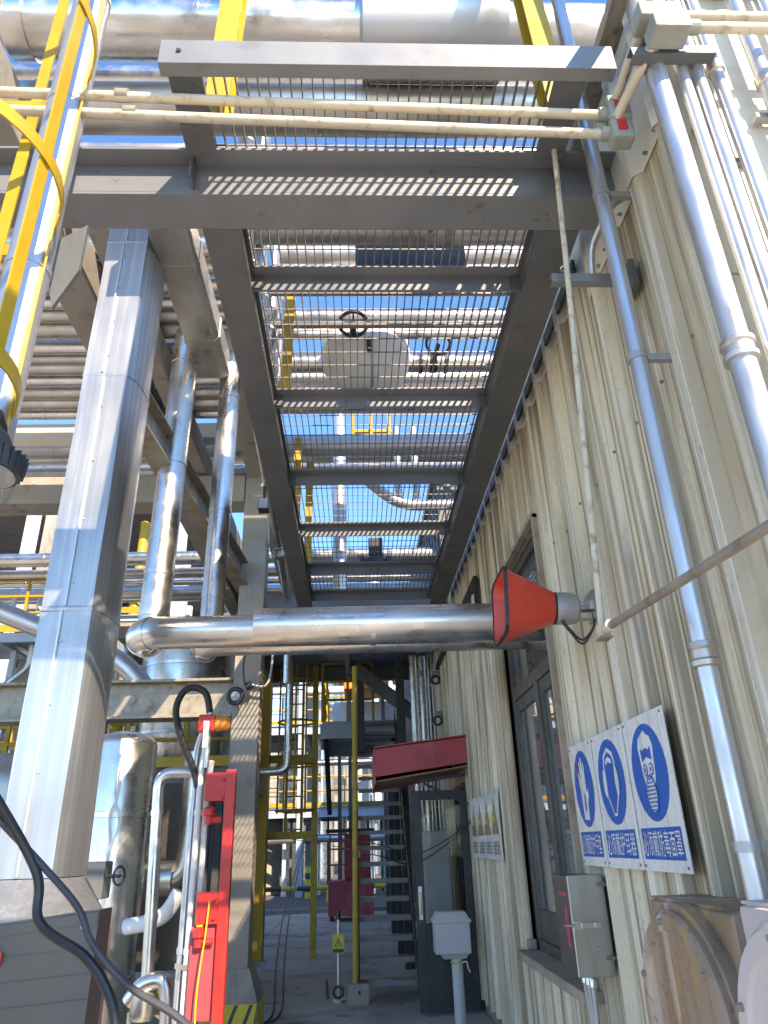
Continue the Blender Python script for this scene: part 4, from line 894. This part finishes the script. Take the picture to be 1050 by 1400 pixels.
# hanging round lamp on the column
hl = thing('bulkhead_lamp', 'round bulkhead lamp hanging off the concrete column', 'lamp', (-1.3, 8.05, 3.15))
MB().torus((-1.335, 8.0, 3.14), (0, 1, .1), .075, .028, 28, 10).build('rim', DARK, hl); MB().lathe([(.0, 0), (.07, .005), (.075, .03)], (-1.335, 7.985, 3.14), (0, 1, .1), 24, False).build('lens', LENS, hl)
MB().cyl((-1.23, 8.02, 3.235), (-1.16, 8.02, 3.27), .045, None, 14).build('junction', DARK, hl)
cable('wire', '', [(-1.18, 8.03, 3.27), (-1.02, 8.03, 3.25), (-.96, 8.05, 3.4), (-.95, 8.1, 3.75)], .014, ALUMG, parent=hl)
cable('wire', '', [(-1.24, 8.03, 3.26), (-1.27, 8.03, 3.5), (-1.22, 8.1, 3.85)], .010, DARK, parent=hl)
# ================================================================== VESSELS AND PIPEWORK BEHIND THE DUCT
def tank(label, x, y, r, z0, z1, m=STEEL, dome=True, cat='tank', bands=3, name='tank', group=None):
    t = thing(name, label, cat, (x, y, z0), group)
    pr = [(r * .98, 0), (r, .02)] + [(r, z1 - z0)]
    if dome: pr += [(r * math.cos(a), z1 - z0 + r * .45 * math.sin(a)) for a in [R(15 * q) for q in range(1, 6)]] + [(.02, z1 - z0 + r * .45)]
    else: pr += [(.02, z1 - z0 + .03)]
    MB().lathe(pr, (x, y, z0), (0, 0, 1), 40).build('shell', m, t)
    for k in range(bands):
        z = z0 + (z1 - z0) * (k + .5) / bands
        MB().lathe([(r, 0), (r + .008, .004), (r + .008, .05), (r, .054)], (x, y, z), (0, 0, 1), 40, False).build('band', m, t)
    for k in range(3):
        a = k * 2.094 + .5
        if z0 > .1: MB().bar((x + r * .8 * math.cos(a), y + r * .8 * math.sin(a), 0), (x + r * .8 * math.cos(a), y + r * .8 * math.sin(a), z0 + .05), .09, .09).build('leg', GREY, t, False)
    return t
tank('tall dark stainless column vessel standing right behind the duct', -2.2, 7.1, .30, .0, 2.52, STEEL, True, 'tank', 2)
tank('wide stainless vessel below the yellow railed deck', -3.4, 7.6, .75, .3, 2.2, STEELD)
p1 = pipe('pipe', 'thin steel pipe loop standing in front of the dark vessel', [(-1.50, 6.0, .68), (-1.56, 6.0, 2.17), (-1.24, 6.0, 2.17), (-1.24, 6.2, .9)], .044, STEEL, .12, (.5, 1.2), 'pipe')
p2 = pipe('pipe', 'short fat elbowed pipe rising out of the dark vessel', [(-2.12, 7.5, 1.38), (-1.64, 7.5, 1.38), (-1.60, 7.5, 1.7), (-1.61, 7.5, 2.5)], .10, STEELD, .22, (.3,), 'pipe')
flange(MB(), (-1.86, 7.5, 1.38), (1, 0, 0), .15, .14).build('flange', STEELD, p2)
pt = pipe('pipe', 'shiny U bend pipe at the foot of the thin loop', [(-1.62, 6.02, .66), (-1.52, 5.98, .78), (-1.36, 5.96, .80), (-1.33, 5.96, .62), (-1.33, 5.96, .05)], .055, STEEL, .12, ())
MB().lathe([(.07, 0), (.09, .03), (.09, .16), (.05, .2)], (-1.52, 6.02, .55), (0, 0, 1), 20).build('trap_body', STEEL, pt)
MB().cyl((-1.60, 6.02, .02), (-1.60, 6.02, .6), .025, None, 10).build('support', STEELD, pt)
wh = MB().tube(path_smooth([(-1.95, 6.9, 1.05), (-1.75, 6.85, 1.08), (-1.60, 6.8, 1.15), (-1.5, 6.78, 1.3)]), .062, 14).build('white_lagging', WHITE); tag(wh, 'lumpy white lagged pipe behind the thin steel loop', 'pipe')
vb = thing('valve_box', 'grey box with a small black handwheel on the vessel', 'valve', (-1.62, 5.3, 1.4))
MB().box(-1.80, -1.66, 5.25, 5.42, 1.34, 1.56).build('box', GREY, vb, False, .008)
MB().cyl((-1.66, 5.33, 1.47), (-1.58, 5.33, 1.47), .012, None, 8).build('stem', DARK, vb); MB().torus((-1.585, 5.33, 1.47), (1, -.4, 0), .055, .008, 20, 6).bar((-1.585, 5.28, 1.47), (-1.585, 5.38, 1.47), .01, .01).build('handwheel', DARK, vb)
MB().bar((-1.73, 5.34, 0), (-1.73, 5.34, 1.34), .04, .04).build('post', GREY, vb, False)
cable('wire', 'thin white wires hanging down the dark vessel', [(-2.12, 6.79, 2.5), (-2.10, 6.76, 2.1), (-2.15, 6.75, 1.9), (-2.12, 6.76, 1.6), (-2.2, 6.77, 1.3)], .008, WHITE)
cable('wire', 'second thin white wire crossing the first on the dark vessel', [(-2.10, 6.79, 2.5), (-2.13, 6.75, 2.1), (-2.05, 6.76, 1.85), (-2.13, 6.76, 1.6), (-2.1, 6.77, 1.3)], .008, WHITE)
cb2 = MB().box(-2.6, -1.55, 7.9, 8.0, .6, 2.25).build('equipment_panel', CABD, None, False); tag(cb2, 'grey equipment panel behind the thin steel pipe loop', 'panel')
hz = thing('hazard_kerb', 'yellow and black striped low kerb left of the column', 'kerb', (-2.0, 9.5, 0))
MB().box(-2.9, -1.5, 9.4, 9.55, 0, .2).build('block', WARNY, hz, False)
for k in range(7): quadslab(MB(), [(-2.88 + k * .2, 9.396, .004), (-2.78 + k * .2, 9.396, .004), (-2.66 + k * .2, 9.396, .196), (-2.76 + k * .2, 9.396, .196)], (0, .003, 0)).build('stripe', INK, hz, False)
# yellow railed deck behind (left)
def handrail(label, p0, p1, n, h=1.0, m=YEL, kick=True, name='handrail', r=.024, group=None):
    p0, p1 = Vector(p0), Vector(p1); t = thing(name, label, 'handrail', p0, group); Z = Vector((0, 0, 1))
    for k in range(n + 1):
        p = p0 + (p1 - p0) * k / n; MB().bar(p, p + Z * h, r * 2, r * 2).build('post', m, t, False)
    for q in ((1.0, .68, .36) if h > .8 else (1.0, .5)):
        MB().cyl(p0 + Z * h * q, p1 + Z * h * q, r, None, 10).build('rail', m, t)
    if kick: MB().bar(p0 + Z * .06 + (p1 - p0).normalized().cross(Z) * .03, p1 + Z * .06 + (p1 - p0).normalized().cross(Z) * .03, .01, .13).build('kick_plate', m, t, False)
    return t
def deck(label, x0, x1, y0, y1, z, m=GREY, legs=True, t=.2, name='steel_deck', edge=None):
    o = thing(name, label, 'platform', (x0, y0, z))
    MB().box(x0, x1, y0, y1, z - .03, z).build('plate', m, o, False)
    for y in (y0, y1): MB().box(x0, x1, y - .04, y + .04, z - t, z - .031).build('edge_beam', edge or m, o, False)
    for x in (x0, (x0 + x1) / 2, x1): MB().box(x - .04, x + .04, y0 + .041, y1 - .041, z - t, z - .031).build('joist', m, o, False)
    if legs:
        for x in (x0 + .08, x1 - .08):
            for y in (y0 + .12, y1 - .12): MB().bar((x, y, 0), (x, y, z - t), .14, .14).build('leg', m, o, False)
    return o
deck('dark steel deck with yellow edge behind the duct', -7, -1.45, 10.0, 11.6, 2.60, GREY, False, .28)
for x in (-6.8, -4.3, -1.6): MB().bar((x, 10.8, 0), (x, 10.8, 2.32), .16, .16).build('leg', GREY, bpy.data.objects['steel_deck'], False)
handrail('yellow handrail with kick plate on the deck behind the duct', (-7, 9.98, 2.62), (-1.5, 9.98, 2.62), 7, .95, YELD)
tank('silver drum vessel on the railed deck', -2.55, 10.7, .62, 2.6, 4.5, STEEL, True, 'tank', 2)
tank('second silver vessel on the railed deck hidden by the duct', -4.2, 10.9, .55, 2.6, 4.2, STEEL, True, 'tank', 2)
tank('slim pale vessel on the deck near the column', -1.95, 11.1, .22, 2.6, 5.0, WHITE, False, 'tank', 2)
pipe('pipe', 'silver pipe sloping down behind the duct on the left', [(-9, 9.0, 6.3), (-3.0, 9.2, 3.85), (-2.6, 9.2, 3.4)], .13, ALU, .3, 1.6)
rt = random.Random(11)
for k in range(13):
    x = -8.8 + k * .52; y = 13.2 + rt.uniform(0, 1.6); z0 = rt.uniform(.2, 2.5); z1 = rt.uniform(4.4, 6.0); dx = rt.choice((-1, 1)) * rt.uniform(.4, 1.3)
    pipe('pipe', '%s thin pipe from the left in the sunlit tangle behind the duct' % ORD[k], [(x, y, z0), (x, y, z1 - 1.2), (x + dx, y, z1 - .6), (x + dx, y, z1 + .8)], rt.uniform(.03, .085), (ALU, WHITE, STEEL, YEL, GALV)[k % 5], .12, 1.1, 'pipe', 'tangle of thin pipes behind the duct', 12)
deck('small pale blue platform with yellow rail in the tangle behind the duct', -8.5, -4.6, 13.0, 14.2, 5.35, PALEB, False, .18)
for x in (-8.4, -6.5, -4.7): MB().bar((x, 13.6, 0), (x, 13.6, 5.17), .1, .1).build('leg', PALEB, bpy.data.objects[[o.name for o in COL.objects if o.name.startswith('steel_deck')][-1]], False)
handrail('yellow handrail on the small pale blue platform behind the duct', (-8.5, 12.98, 5.36), (-4.6, 12.98, 5.36), 5, 1.0, YEL)
handrail('yellow handrail low behind the duct near the silver vessels', (-8.5, 12.4, 3.2), (-2.0, 12.4, 3.2), 7, 1.0, YEL)
# ================================================================== YELLOW CAGED ACCESS LADDER AND STAIR
al = thing('access_ladder', 'yellow caged access ladder beyond the concrete column', 'ladder', (-1.3, 13.4, 0))
MB().ibeam((-1.70, 13.3, 0), (-1.70, 13.3, 5.0), .30, .30, .014, .016, (1, 0, 0)).build('post', YEL, al, False)
MB().bar((-.76, 13.5, .0), (-.76, 13.5, 5.0), .10, .10).build('post', YELD, al, False)
MB().bar((-1.66, 13.45, 1.80), (-.72, 13.45, 1.80), .10, .12).build('cross_rail', YELD, al, False)
MB().bar((-1.66, 13.45, 3.05), (-.72, 13.45, 3.05), .06, .14).build('cross_rail', YELD, al, False)
for x in (-1.28, -1.0): MB().bar((x, 13.7, 1.8), (x, 13.7, 5.4), .05, .03).build('stringer', YELD, al, False)
for k in range(13): MB().cyl((-1.28, 13.7, 1.9 + k * .27), (-1.0, 13.7, 1.9 + k * .27), .014, None, 8).build('rung', YELD, al)
for k in range(5):
    MB().torus((-1.1, 13.55, 2.2 + k * .75), (0, 0, 1), .34, .02, 20, 6).build('hoop', YELD, al)
for k in range(5):
    a = -math.pi / 2 + (k - 2) * .6
    MB().bar((-1.1 + .33 * math.cos(a), 13.55 + .33 * math.sin(a), 2.15), (-1.1 + .33 * math.cos(a), 13.55 + .33 * math.sin(a), 5.3), .035, .012).build('strap', YELD, al, False)
pipe('pipe', 'steel drain pipe bending left below the ladder top', [(-1.02, 11.0, 4.6), (-1.02, 11.0, 2.63), (-1.6, 11.0, 2.6)], .06, STEEL, .14, .9)
sx0, sx1 = -.02, .68
stt = thing('steel_stair', 'dark open tread steel stair rising beside the red canopy', 'stairs', (.3, 9.6, 0))
for k in range(18):
    y = 9.62 + .2 * k; z = .20 + .2 * k
    MB().box(sx0 + .03, sx1 - .03, y, y + .23, z - .012, z).box(sx0 + .03, sx1 - .03, y, y + .012, z - .055, z - .012).box(sx0 + .03, sx1 - .03, y + .218, y + .23, z - .04, z - .012).build('tread', GREYL, stt, False)
MB().bar((sx1, 9.5, .05), (sx1, 13.2, 3.75), .02, .2).build('stringer', DARK, stt, False)
MB().bar((sx0 + .012, 9.5, .05), (sx0 + .012, 13.2, 3.75), .02, .2).build('stringer', DARK, stt, False)
yp = MB().cyl((-.05, 9.58, .2), (-.02, 9.58, 3.8), .035, None, 14).build('yellow_stanchion', YELD); tag(yp, 'yellow stanchion standing on a concrete block before the stair', 'post')
MB().box(-.14, .10, 9.45, 9.70, 0, .2).build('base_block', CONC, yp, False, .01)
dk = deck('grey blue steel landing above the stair foot', -.62, .75, 13.2, 16.0, 3.65, PALEB, False, .3)
for s in (-.55, .68): MB().bar((s, 13.3, 3.35), (s + .0, 15.0, 2.2), .09, .09).build('brace', DARK, dk, False)
for x, y in ((.68, 13.4), (.68, 15.8)): MB().bar((x, y, 0), (x, y, 3.35), .12, .12).build('leg', DARK, dk, False)
handrail('yellow handrail on the grey blue landing', (-.62, 13.25, 3.66), (.3, 13.25, 3.66), 2, 1.05, YELD, False)
handrail('yellow side handrail on the grey blue landing', (-.62, 13.3, 3.66), (-.62, 16, 3.66), 3, 1.05, YELD, False)
# roof deck/brace structure closing the alley behind the platform
rd = deck('pale grey upper deck at the far end of the alley', -1.6, WX, 9.3, 13.6, 4.75, GREYL, False, .3)
MB().bar((-.05, 12.2, 4.4), (1.25, 12.2, 3.35), .06, .22).build('brace', GREY, rd, False)
MB().bar((.05, 12.3, 4.4), (.05, 12.3, 3.0), .16, .16).build('hanger', DARK, rd, False)
MB().bar((.72, 11.9, 0), (.72, 11.9, 4.4), .14, .14).build('post', DARK, rd, False)
pipe('pipe', 'left of the twin silver pipes above the red canopy', [(.92, 11.5, 0), (.92, 11.5, 4.4)], .06, STEEL, None, 1.0, 'pipe', 'twin silver pipes')
pipe('pipe', 'thicker silver pipe right above the red canopy', [(1.06, 11.6, 0), (1.06, 11.6, 4.4)], .085, STEEL, None, 1.0, 'pipe', 'twin silver pipes')
for k, x in enumerate((1.16, 1.22, 1.27)): pipe('conduit', '%s of three dark conduits at the far wall corner' % CN[k], [(x, 11.42, .0), (x, 11.42, 4.4)], .018, STEELD, None, .6, 'conduit', 'dark corner conduits', 10, part='coupling', bh=.012)
for k, (yy, z) in enumerate(((10.8, 3.9), (10.8, 3.3))):
    cv = thing('cable_clamp', '%s rusty cable clamp at the far wall corner' % ('upper', 'lower')[k], 'clamp', (1.2, yy, z))
    MB().box(1.16, 1.27, yy, yy + .1, z, z + .09).build('body', RUSTP, cv, False, .01); MB().torus((1.2, yy, z - .05), (0, 1, 0), .06, .018, 16, 6).build('coil', DARK, cv)
# ================================================================== THINGS STANDING IN THE ALLEY
ss = thing('warning_sign_stand', 'small yellow electrical warning sign on a thin post', 'sign', (-.25, 9.7, 0))
MB().cyl((-.25, 9.7, .02), (-.25, 9.7, .82), .018, None, 10).build('post', STEELD, ss)
MB().cyl((-.25, 9.7, .82), (-.25, 9.7, .92), .03, .022, 10).build('cap', BLK, ss)
MB().box(-.32, -.18, 9.672, 9.68, .48, .67).build('plate', WARNY, ss, False, .003)
MB().add([(-.295, 9.67, .55), (-.205, 9.67, .55), (-.25, 9.67, .635)], [(0, 1, 2)]).build('triangle', INK, ss, False)
MB().add([(-.281, 9.669, .558), (-.219, 9.669, .558), (-.25, 9.669, .617)], [(0, 1, 2)]).build('triangle_field', WARNY, ss, False)
MB().add([(-.246, 9.668, .61), (-.262, 9.668, .585), (-.252, 9.668, .584), (-.258, 9.668, .562), (-.238, 9.668, .59), (-.248, 9.668, .591)], [(0, 1, 2, 3, 4, 5)]).build('bolt_symbol', INK, ss, False)
MB().add([(-.315, 9.67, .487), (-.185, 9.67, .487), (-.185, 9.67, .525), (-.315, 9.67, .525)], [(0, 1, 2, 3)]).build('caption_strip', INK, ss, False)
MB().cyl((-.25, 9.7, 0), (-.25, 9.7, .025), .07, None, 20).build('foot', STEELD, ss)
MB().torus((-.25, 9.66, .10), (0, 1, 0), .055, .014, 18, 6).build('caster', DARK, ss)
cl = MB().bar((-.37, 9.72, .03), (-.385, 9.72, .22), .03, .02).build('floor_cleat', DARK, None, False); tag(cl, 'small dark cleat on the floor left of the warning stand', 'cleat')
cr = thing('red_cart', 'dark red cabinet cart with open top rack behind the stair', 'cart', (-.5, 19.6, 0))
MB().box(-.74, .35, 19.4, 20.4, .1, .85).build('body', REDD, cr, False, .015)
for x in (-.66, .27): MB().cyl((x, 19.5, .0), (x, 19.5, .1), .05, None, 12).build('foot', DARK, cr)
MB().box(-.35, .3, 19.6, 20.3, .86, 1.9).build('upper_cabinet', REDD, cr, False, .015)
for x in (-.7, -.42): MB().bar((x, 19.45, .85), (x, 19.45, 1.9), .04, .04).build('rack_post', REDD, cr, False)
for z in (1.2, 1.55, 1.88): MB().bar((-.72, 19.44, z), (.3, 19.44, z), .03, .04).build('rack_rail', REDD, cr, False)
MB().box(-.8, .4, 19.3, 20.5, 1.93, 2.0).build('top', BLK, cr, False)
quadslab(MB(), [(-.05, 19.592, 1.35), (.05, 19.592, 1.35), (.02, 19.592, 1.62), (-.02, 19.592, 1.62)], (0, .005, 0)).build('paper', WHITE, cr, False)
wb = thing('junction_box', 'pale grey box with sloped lid on a white post by the door', 'box', (.92, 8.2, 0))
loft([[Vector((x, y, z)) for x, y in ((.74, 8.05), (1.09, 8.05), (1.09, 8.3), (.74, 8.3))] for z in (.62, .92)] + [[Vector((x, y, .98)) for x, y in ((.775, 8.09), (1.055, 8.09), (1.055, 8.27), (.775, 8.27))]], True, True).build('housing', GREYBOX, wb, False, .012)
MB().box(.725, 1.105, 8.035, 8.315, .885, .915).build('lid_rim', GREYBOX, wb, False, .008)
loft([[Vector((x, y, z)) for x, y in ((.79 + s, 8.08 + s), (1.07 - s, 8.08 + s), (1.07 - s, 8.28), (.79 + s, 8.28))] for z, s in ((.62, 0), (.575, .03))], True, True).build('bottom_tray', GREYBOX, wb, False)
MB().cyl((.955, 8.17, 0), (.955, 8.17, .58), .055, None, 20).build('post', GREYBOX, wb)
MB().torus((.955, 8.17, .54), (0, 0, 1), .06, .008, 18, 6).build('tie', WARNY, wb)
cable('string', '', [(1.0, 8.12, .54), (1.04, 8.1, .55), (1.05, 8.1, .50), (1.07, 8.1, .46)], .006, WHITE, parent=wb)
for k in range(2):
    cable('hose', '%s thin cable dropping to the alley floor' % ('left', 'right')[k], [(-1.5, 22.5, 2.0), (-1.48 + .06 * k, 19, 1.2), (-1.30 + .1 * k, 14, .55), (-1.05 + .1 * k, 10.5, .25), (-.92 + .08 * k, 9.0, .04), (-1.05, 8.6, .02)], .012, CABLEG, 'cable')
for k in range(2):
    cable('overhead_wire', '%s thin black wire sagging across the stair to the door' % ('upper', 'lower')[k], [(-1.2, 14, 1.75), (-.6, 13.6, 1.75 - .1 * k), (.2, 9.4, 1.62 - .12 * k), (.6, 9.0, 1.5 - .1 * k), (.95, 8.7, 1.62 - .05 * k), (1.28, 8.5, 1.85 - .02 * k)], .006, BLK, 'cable')
grb = MB().box(.78, 1.12, 9.6, 10.4, .3, 1.75).build('grey_cabinet', GREYBOX, None, False, .02); tag(grb, 'pale grey cabinet behind the open door glass', 'cabinet')
MB().box(.82, 1.08, 9.59, 9.599, .5, 1.6).build('door', GREYBOX, grb, False)
MB().box(.80, 1.10, 9.62, 10.38, 0, .3).build('base', DARK, grb, False)
b2 = thing('shade_shed', 'added dark grey steel sided shed shading the alley beyond the beige building', 'building', (1.6, 12.2, 0))  # added to shade the red cart; also fills the dark area behind the stair
MB().box(1.6, 9, 12.2, 24, 0, 8).build('walls', GREY, b2, False, .01)
for k in range(24): MB().box(1.56, 1.598, 12.3 + k * .49, 12.42 + k * .49, .1, 7.9).build('rib', GREY, b2, False)
for k in range(15): MB().box(1.75 + k * .49, 1.87 + k * .49, 12.16, 12.198, .1, 7.9).build('rib', GREY, b2, False)
MB().box(1.5, 9.1, 12.1, 24.1, 8, 8.15).build('roof', GREYL, b2, False)
# ================================================================== FAR ROAD AND PLANT
sb = thing('striped_barrier', 'yellow and black striped barrier bar along the road', 'barrier', (-2, 26, 0))
for k in range(18): MB().cyl((-7 + k * .5, 26, .42), (-6.5 + k * .5, 26, .42), .07, None, 12).build('segment', WARNY if k % 2 else INK, sb)
for x in (-6.9, -4, -1, 1.9): MB().cyl((x, 26, 0), (x, 26, .40), .05, None, 10).build('post', WARNY, sb)
def frame_block(name, label, x0, x1, y0, y1, levels, m=GREYL, nx=2, rails=YEL, dens=1):
    t = thing(name, label, 'structure', ((x0 + x1) / 2, y0, 0))
    zt = levels[-1] + 1.2
    for i in range(nx + 1):
        x = x0 + (x1 - x0) * i / nx
        for y in (y0, y1): MB().ibeam((x, y, 0), (x, y, zt), .26, .24, .02, .02).build('column', m, t, False)
    for z in levels:
        for y in (y0, y1): MB().ibeam((x0, y - .0, z - .2), (x1, y, z - .2), .34, .16, .02, .02).build('beam', m, t, False)
        for i in range(nx + 1):
            x = x0 + (x1 - x0) * i / nx; MB().ibeam((x, y0 + .15, z - .2), (x, y1 - .15, z - .2), .3, .16, .02, .02).build('beam', m, t, False)
        MB().box(x0, x1, y0 + .1, y1 - .1, z - .02, z).build('deck', GREY, t, False)
        for q in (1.05, .55): MB().cyl((x0, y0 - .1, z + q), (x1, y0 - .1, z + q), .03, None, 8).build('rail', rails, t)
        for k in range(nx * 2 + 1): x = x0 + (x1 - x0) * k / (nx * 2); MB().bar((x, y0 - .1, z), (x, y0 - .1, z + 1.05), .05, .05).build('rail_post', rails, t, False)
        MB().box(x0, x1, y0 - .12, y0 - .105, z, z + .14).build('kick_plate', rails, t, False)
    for i in range(nx):
        xa = x0 + (x1 - x0) * i / nx; xb = x0 + (x1 - x0) * (i + 1) / nx
        if i % 2 == 0: MB().bar((xa + .15, y1, .3), (xb - .15, y1, levels[0] - .4), .12, .12).build('brace', m, t, False)
    return t
frame_block('process_structure', 'grey process structure with yellow rails far left behind the pipes', -15, -4.2, 16, 21, (3.4, 6.6, 9.8), PALEB, 3)
frame_block('process_structure', 'pale steel process structure across the road in the centre', -5.5, 4.5, 29, 34, (3.0, 6.0, 9.0), PALEB, 3)
frame_block('process_structure', 'tall dull steel structure left of the road ahead', -14, -6.5, 30, 36, (3.2, 6.4, 9.6, 12.8), GREY, 3)
frame_block('process_structure', 'distant process structure behind the central one', -16, 12, 48, 56, (4, 8.5, 13, 17), GREYL, 5)
rr = random.Random(3)
adj = ['fat', 'slim', 'dull', 'bright', 'tall', 'short', 'broad', 'narrow']
def scatter(label, n, xr, yr, zbase, hr, rr_, mats, cat='tank', grp=None):
    for k in range(n):
        x = rr.uniform(*xr); y = rr.uniform(*yr); h = rr.uniform(*hr); r = rr.uniform(*rr_)
        tank(label % ORD[k], x, y, r, zbase, zbase + h, mats[k % len(mats)], k % 2 == 0, cat, 2, 'process_vessel', grp)
for k, (x, y, r, z0, z1, m, lab) in enumerate(((-6.2, 17.6, .6, 0, 3.0, STEEL, 'silver vessel under the far left structure'), (-8.6, 18, .8, 3.4, 5.7, ALU, 'stout silver vessel on the lower deck of the far left structure'), (-6.0, 18, .5, 3.4, 5.9, WHITE, 'white vessel on the lower deck of the far left structure'), (-10.6, 18, .7, 6.6, 9.0, WHITE, 'white vessel on the upper deck at far left'), (-7.4, 18.4, .45, 6.6, 8.6, STEEL, 'slim silver vessel on the upper deck at far left'), (-5.0, 18.4, .5, 6.6, 8.8, CREAM, 'cream vessel on the upper deck near the duct'),
        (-3.9, 31.5, .9, 0, 2.5, CONC, 'grey vessel at ground level across the road'), (-2.6, 31, .55, 3.0, 5.2, STEEL, 'silver vessel on the first deck across the road'), (.4, 31, .75, 3.0, 5.4, WHITE, 'wrapped white vessel on the first deck across the road'), (2.6, 31, .5, 0, 2.4, PALEB, 'pale blue vessel behind the stair across the road'), (-1.2, 32, .6, 6.0, 8.4, STEEL, 'silver vessel on the second deck across the road'), (-8.5, 38, 2.2, 0, 9, CREAM, 'large cream storage tank in the distance'), (6.5, 44, 2.6, 0, 11, WHITE, 'large white storage tank in the distance'), (-3.0, 46, 1.6, 0, 14, STEEL, 'tall silver distillation column in the distance'), (1.2, 50, 1.2, 0, 19, ALU, 'tallest silver column in the distance'))):
    tank(lab, x, y, r, z0, z1, m, k % 2 == 0, 'tank', 3, 'process_vessel')
far = [(-13, 16.6, 4.3, -4.4, 'upper long pipe on the far left structure', .16, ALU), (-14, 17.0, 2.4, -3.6, 'lower long pipe under the far left structure', .13, STEEL), (-12, 16.4, 7.6, -4.4, 'long pipe on the second deck of the far left structure', .12, WHITE),
       (-6, 29.2, 1.9, 5, 'long pipe under the central structure', .14, ALU), (-6, 29.4, 4.6, 5, 'long pipe above the first deck across the road', .12, STEEL), (-6, 29.4, 7.4, 5, 'long pipe above the second deck across the road', .15, WHITE)]
for x0, y, z, x1, lab, r, m in far: pipe('pipe', lab, [(x0, y, z), (x1, y, z)], r, m, None, 2.0, 'pipe', 'far process pipes')
for k in range(9):
    x = -4.8 + k * 1.05 + rr.uniform(-.2, .2); m = (ALU, STEEL, WHITE, GALV)[k % 4]
    pipe('pipe', '%s upright pipe from the left in the central structure' % ORD[k], [(x, 30 + rr.uniform(-.4, .6), 0), (x, 30, rr.uniform(5, 9.5))], rr.uniform(.06, .14), m, None, 1.8, 'pipe', 'upright pipes in the central structure', 14)
for k in range(8):
    x = -14 + k * 1.25 + rr.uniform(-.2, .2); m = (ALU, STEEL, WHITE, YEL)[k % 4]
    pipe('pipe', '%s upright pipe from the left in the far left structure' % ORD[k], [(x, 16.5 + rr.uniform(-.2, .8), 0), (x, 16.8, rr.uniform(5, 10))], rr.uniform(.05, .13), m, None, 1.8, 'pipe', 'upright pipes in the far left structure', 14)
for k in range(4):
    pipe('pipe', '%s sloping pipe in the far left structure' % ORD[k], [(-13 + k * 2.2, 16.0, 6.2 - .3 * k), (-11.2 + k * 2.2, 16.0, 4.6 - .2 * k), (-11.2 + k * 2.2, 16.0, .2)], .09 + .02 * (k % 2), (ALU, WHITE)[k % 2], .3, 1.5, 'pipe', 'sloping pipes in the far left structure', 16)
tp = MB().box(1.35, 2.75, 30.4, 30.6, 2.2, 4.3).build('blue_tarpaulin', BLUE, None, False, .03); tag(tp, 'bright blue tarpaulin panel seen through the stair', 'tarpaulin')
og = MB().box(-.35, .9, 19.9, 21.5, 5.55, 5.95).build('orange_hoist', ORANGE, None, False, .04); tag(og, 'orange hoist beam above the landing', 'hoist')
for x in (-.2, .75): MB().box(x - .05, x + .05, 20.6, 20.7, 0, 5.55).build('leg', GREY, og, False)
wp = MB().box(-.7, 1.2, 21.0, 21.3, 4.55, 5.4).build('white_cabin', WHITE, None, False, .02); tag(wp, 'white cabin wall behind the landing rail', 'cabin')
for x in (-.5, 1.0): MB().box(x - .05, x + .05, 21.1, 21.2, 0, 4.55).build('leg', GREY, wp, False)
cbn = MB().box(-30, -17, 30, 60, 0, 14).build('plant_building', CREAM, None, False); tag(cbn, 'cream plant building far behind on the left', 'building')
for i in range(3):
    for k in range(5): MB().box(-16.995, -16.95, 32 + k * 5, 34.5 + k * 5, 2 + i * 4, 3.8 + i * 4).build('window', GLASS, cbn, False)
cbn = MB().box(-70, 40, 95, 110, 0, 13).build('plant_building', CONC, None, False); tag(cbn, 'long low grey plant building on the horizon', 'building')
for k in range(18): MB().box(-66 + k * 5.6, -63 + k * 5.6, 94.9, 94.99, 7.5, 9.5).build('window', GLASS, cbn, False)
cbn = MB().box(8, 34, 62, 80, 0, 16).build('plant_building', CREAM, None, False); tag(cbn, 'cream plant building closing the view far ahead', 'building')
for i in range(3):
    for k in range(5): MB().box(10 + k * 5, 12.5 + k * 5, 61.95, 61.995, 2 + i * 4.5, 3.8 + i * 4.5).build('window', GLASS, cbn, False)
for k in range(4):
    bb = thing('bollard', '%s yellow and black bollard from the left across the road' % ORD[k], 'bollard', (-6 + k * 2.1, 28.2, 0), 'bollards across the road')
    for q in range(5): MB().cyl((-6 + k * 2.1, 28.2, q * .2), (-6 + k * 2.1, 28.2, q * .2 + .2), .1, None, 14).build('band', WARNY if q % 2 == 0 else INK, bb)
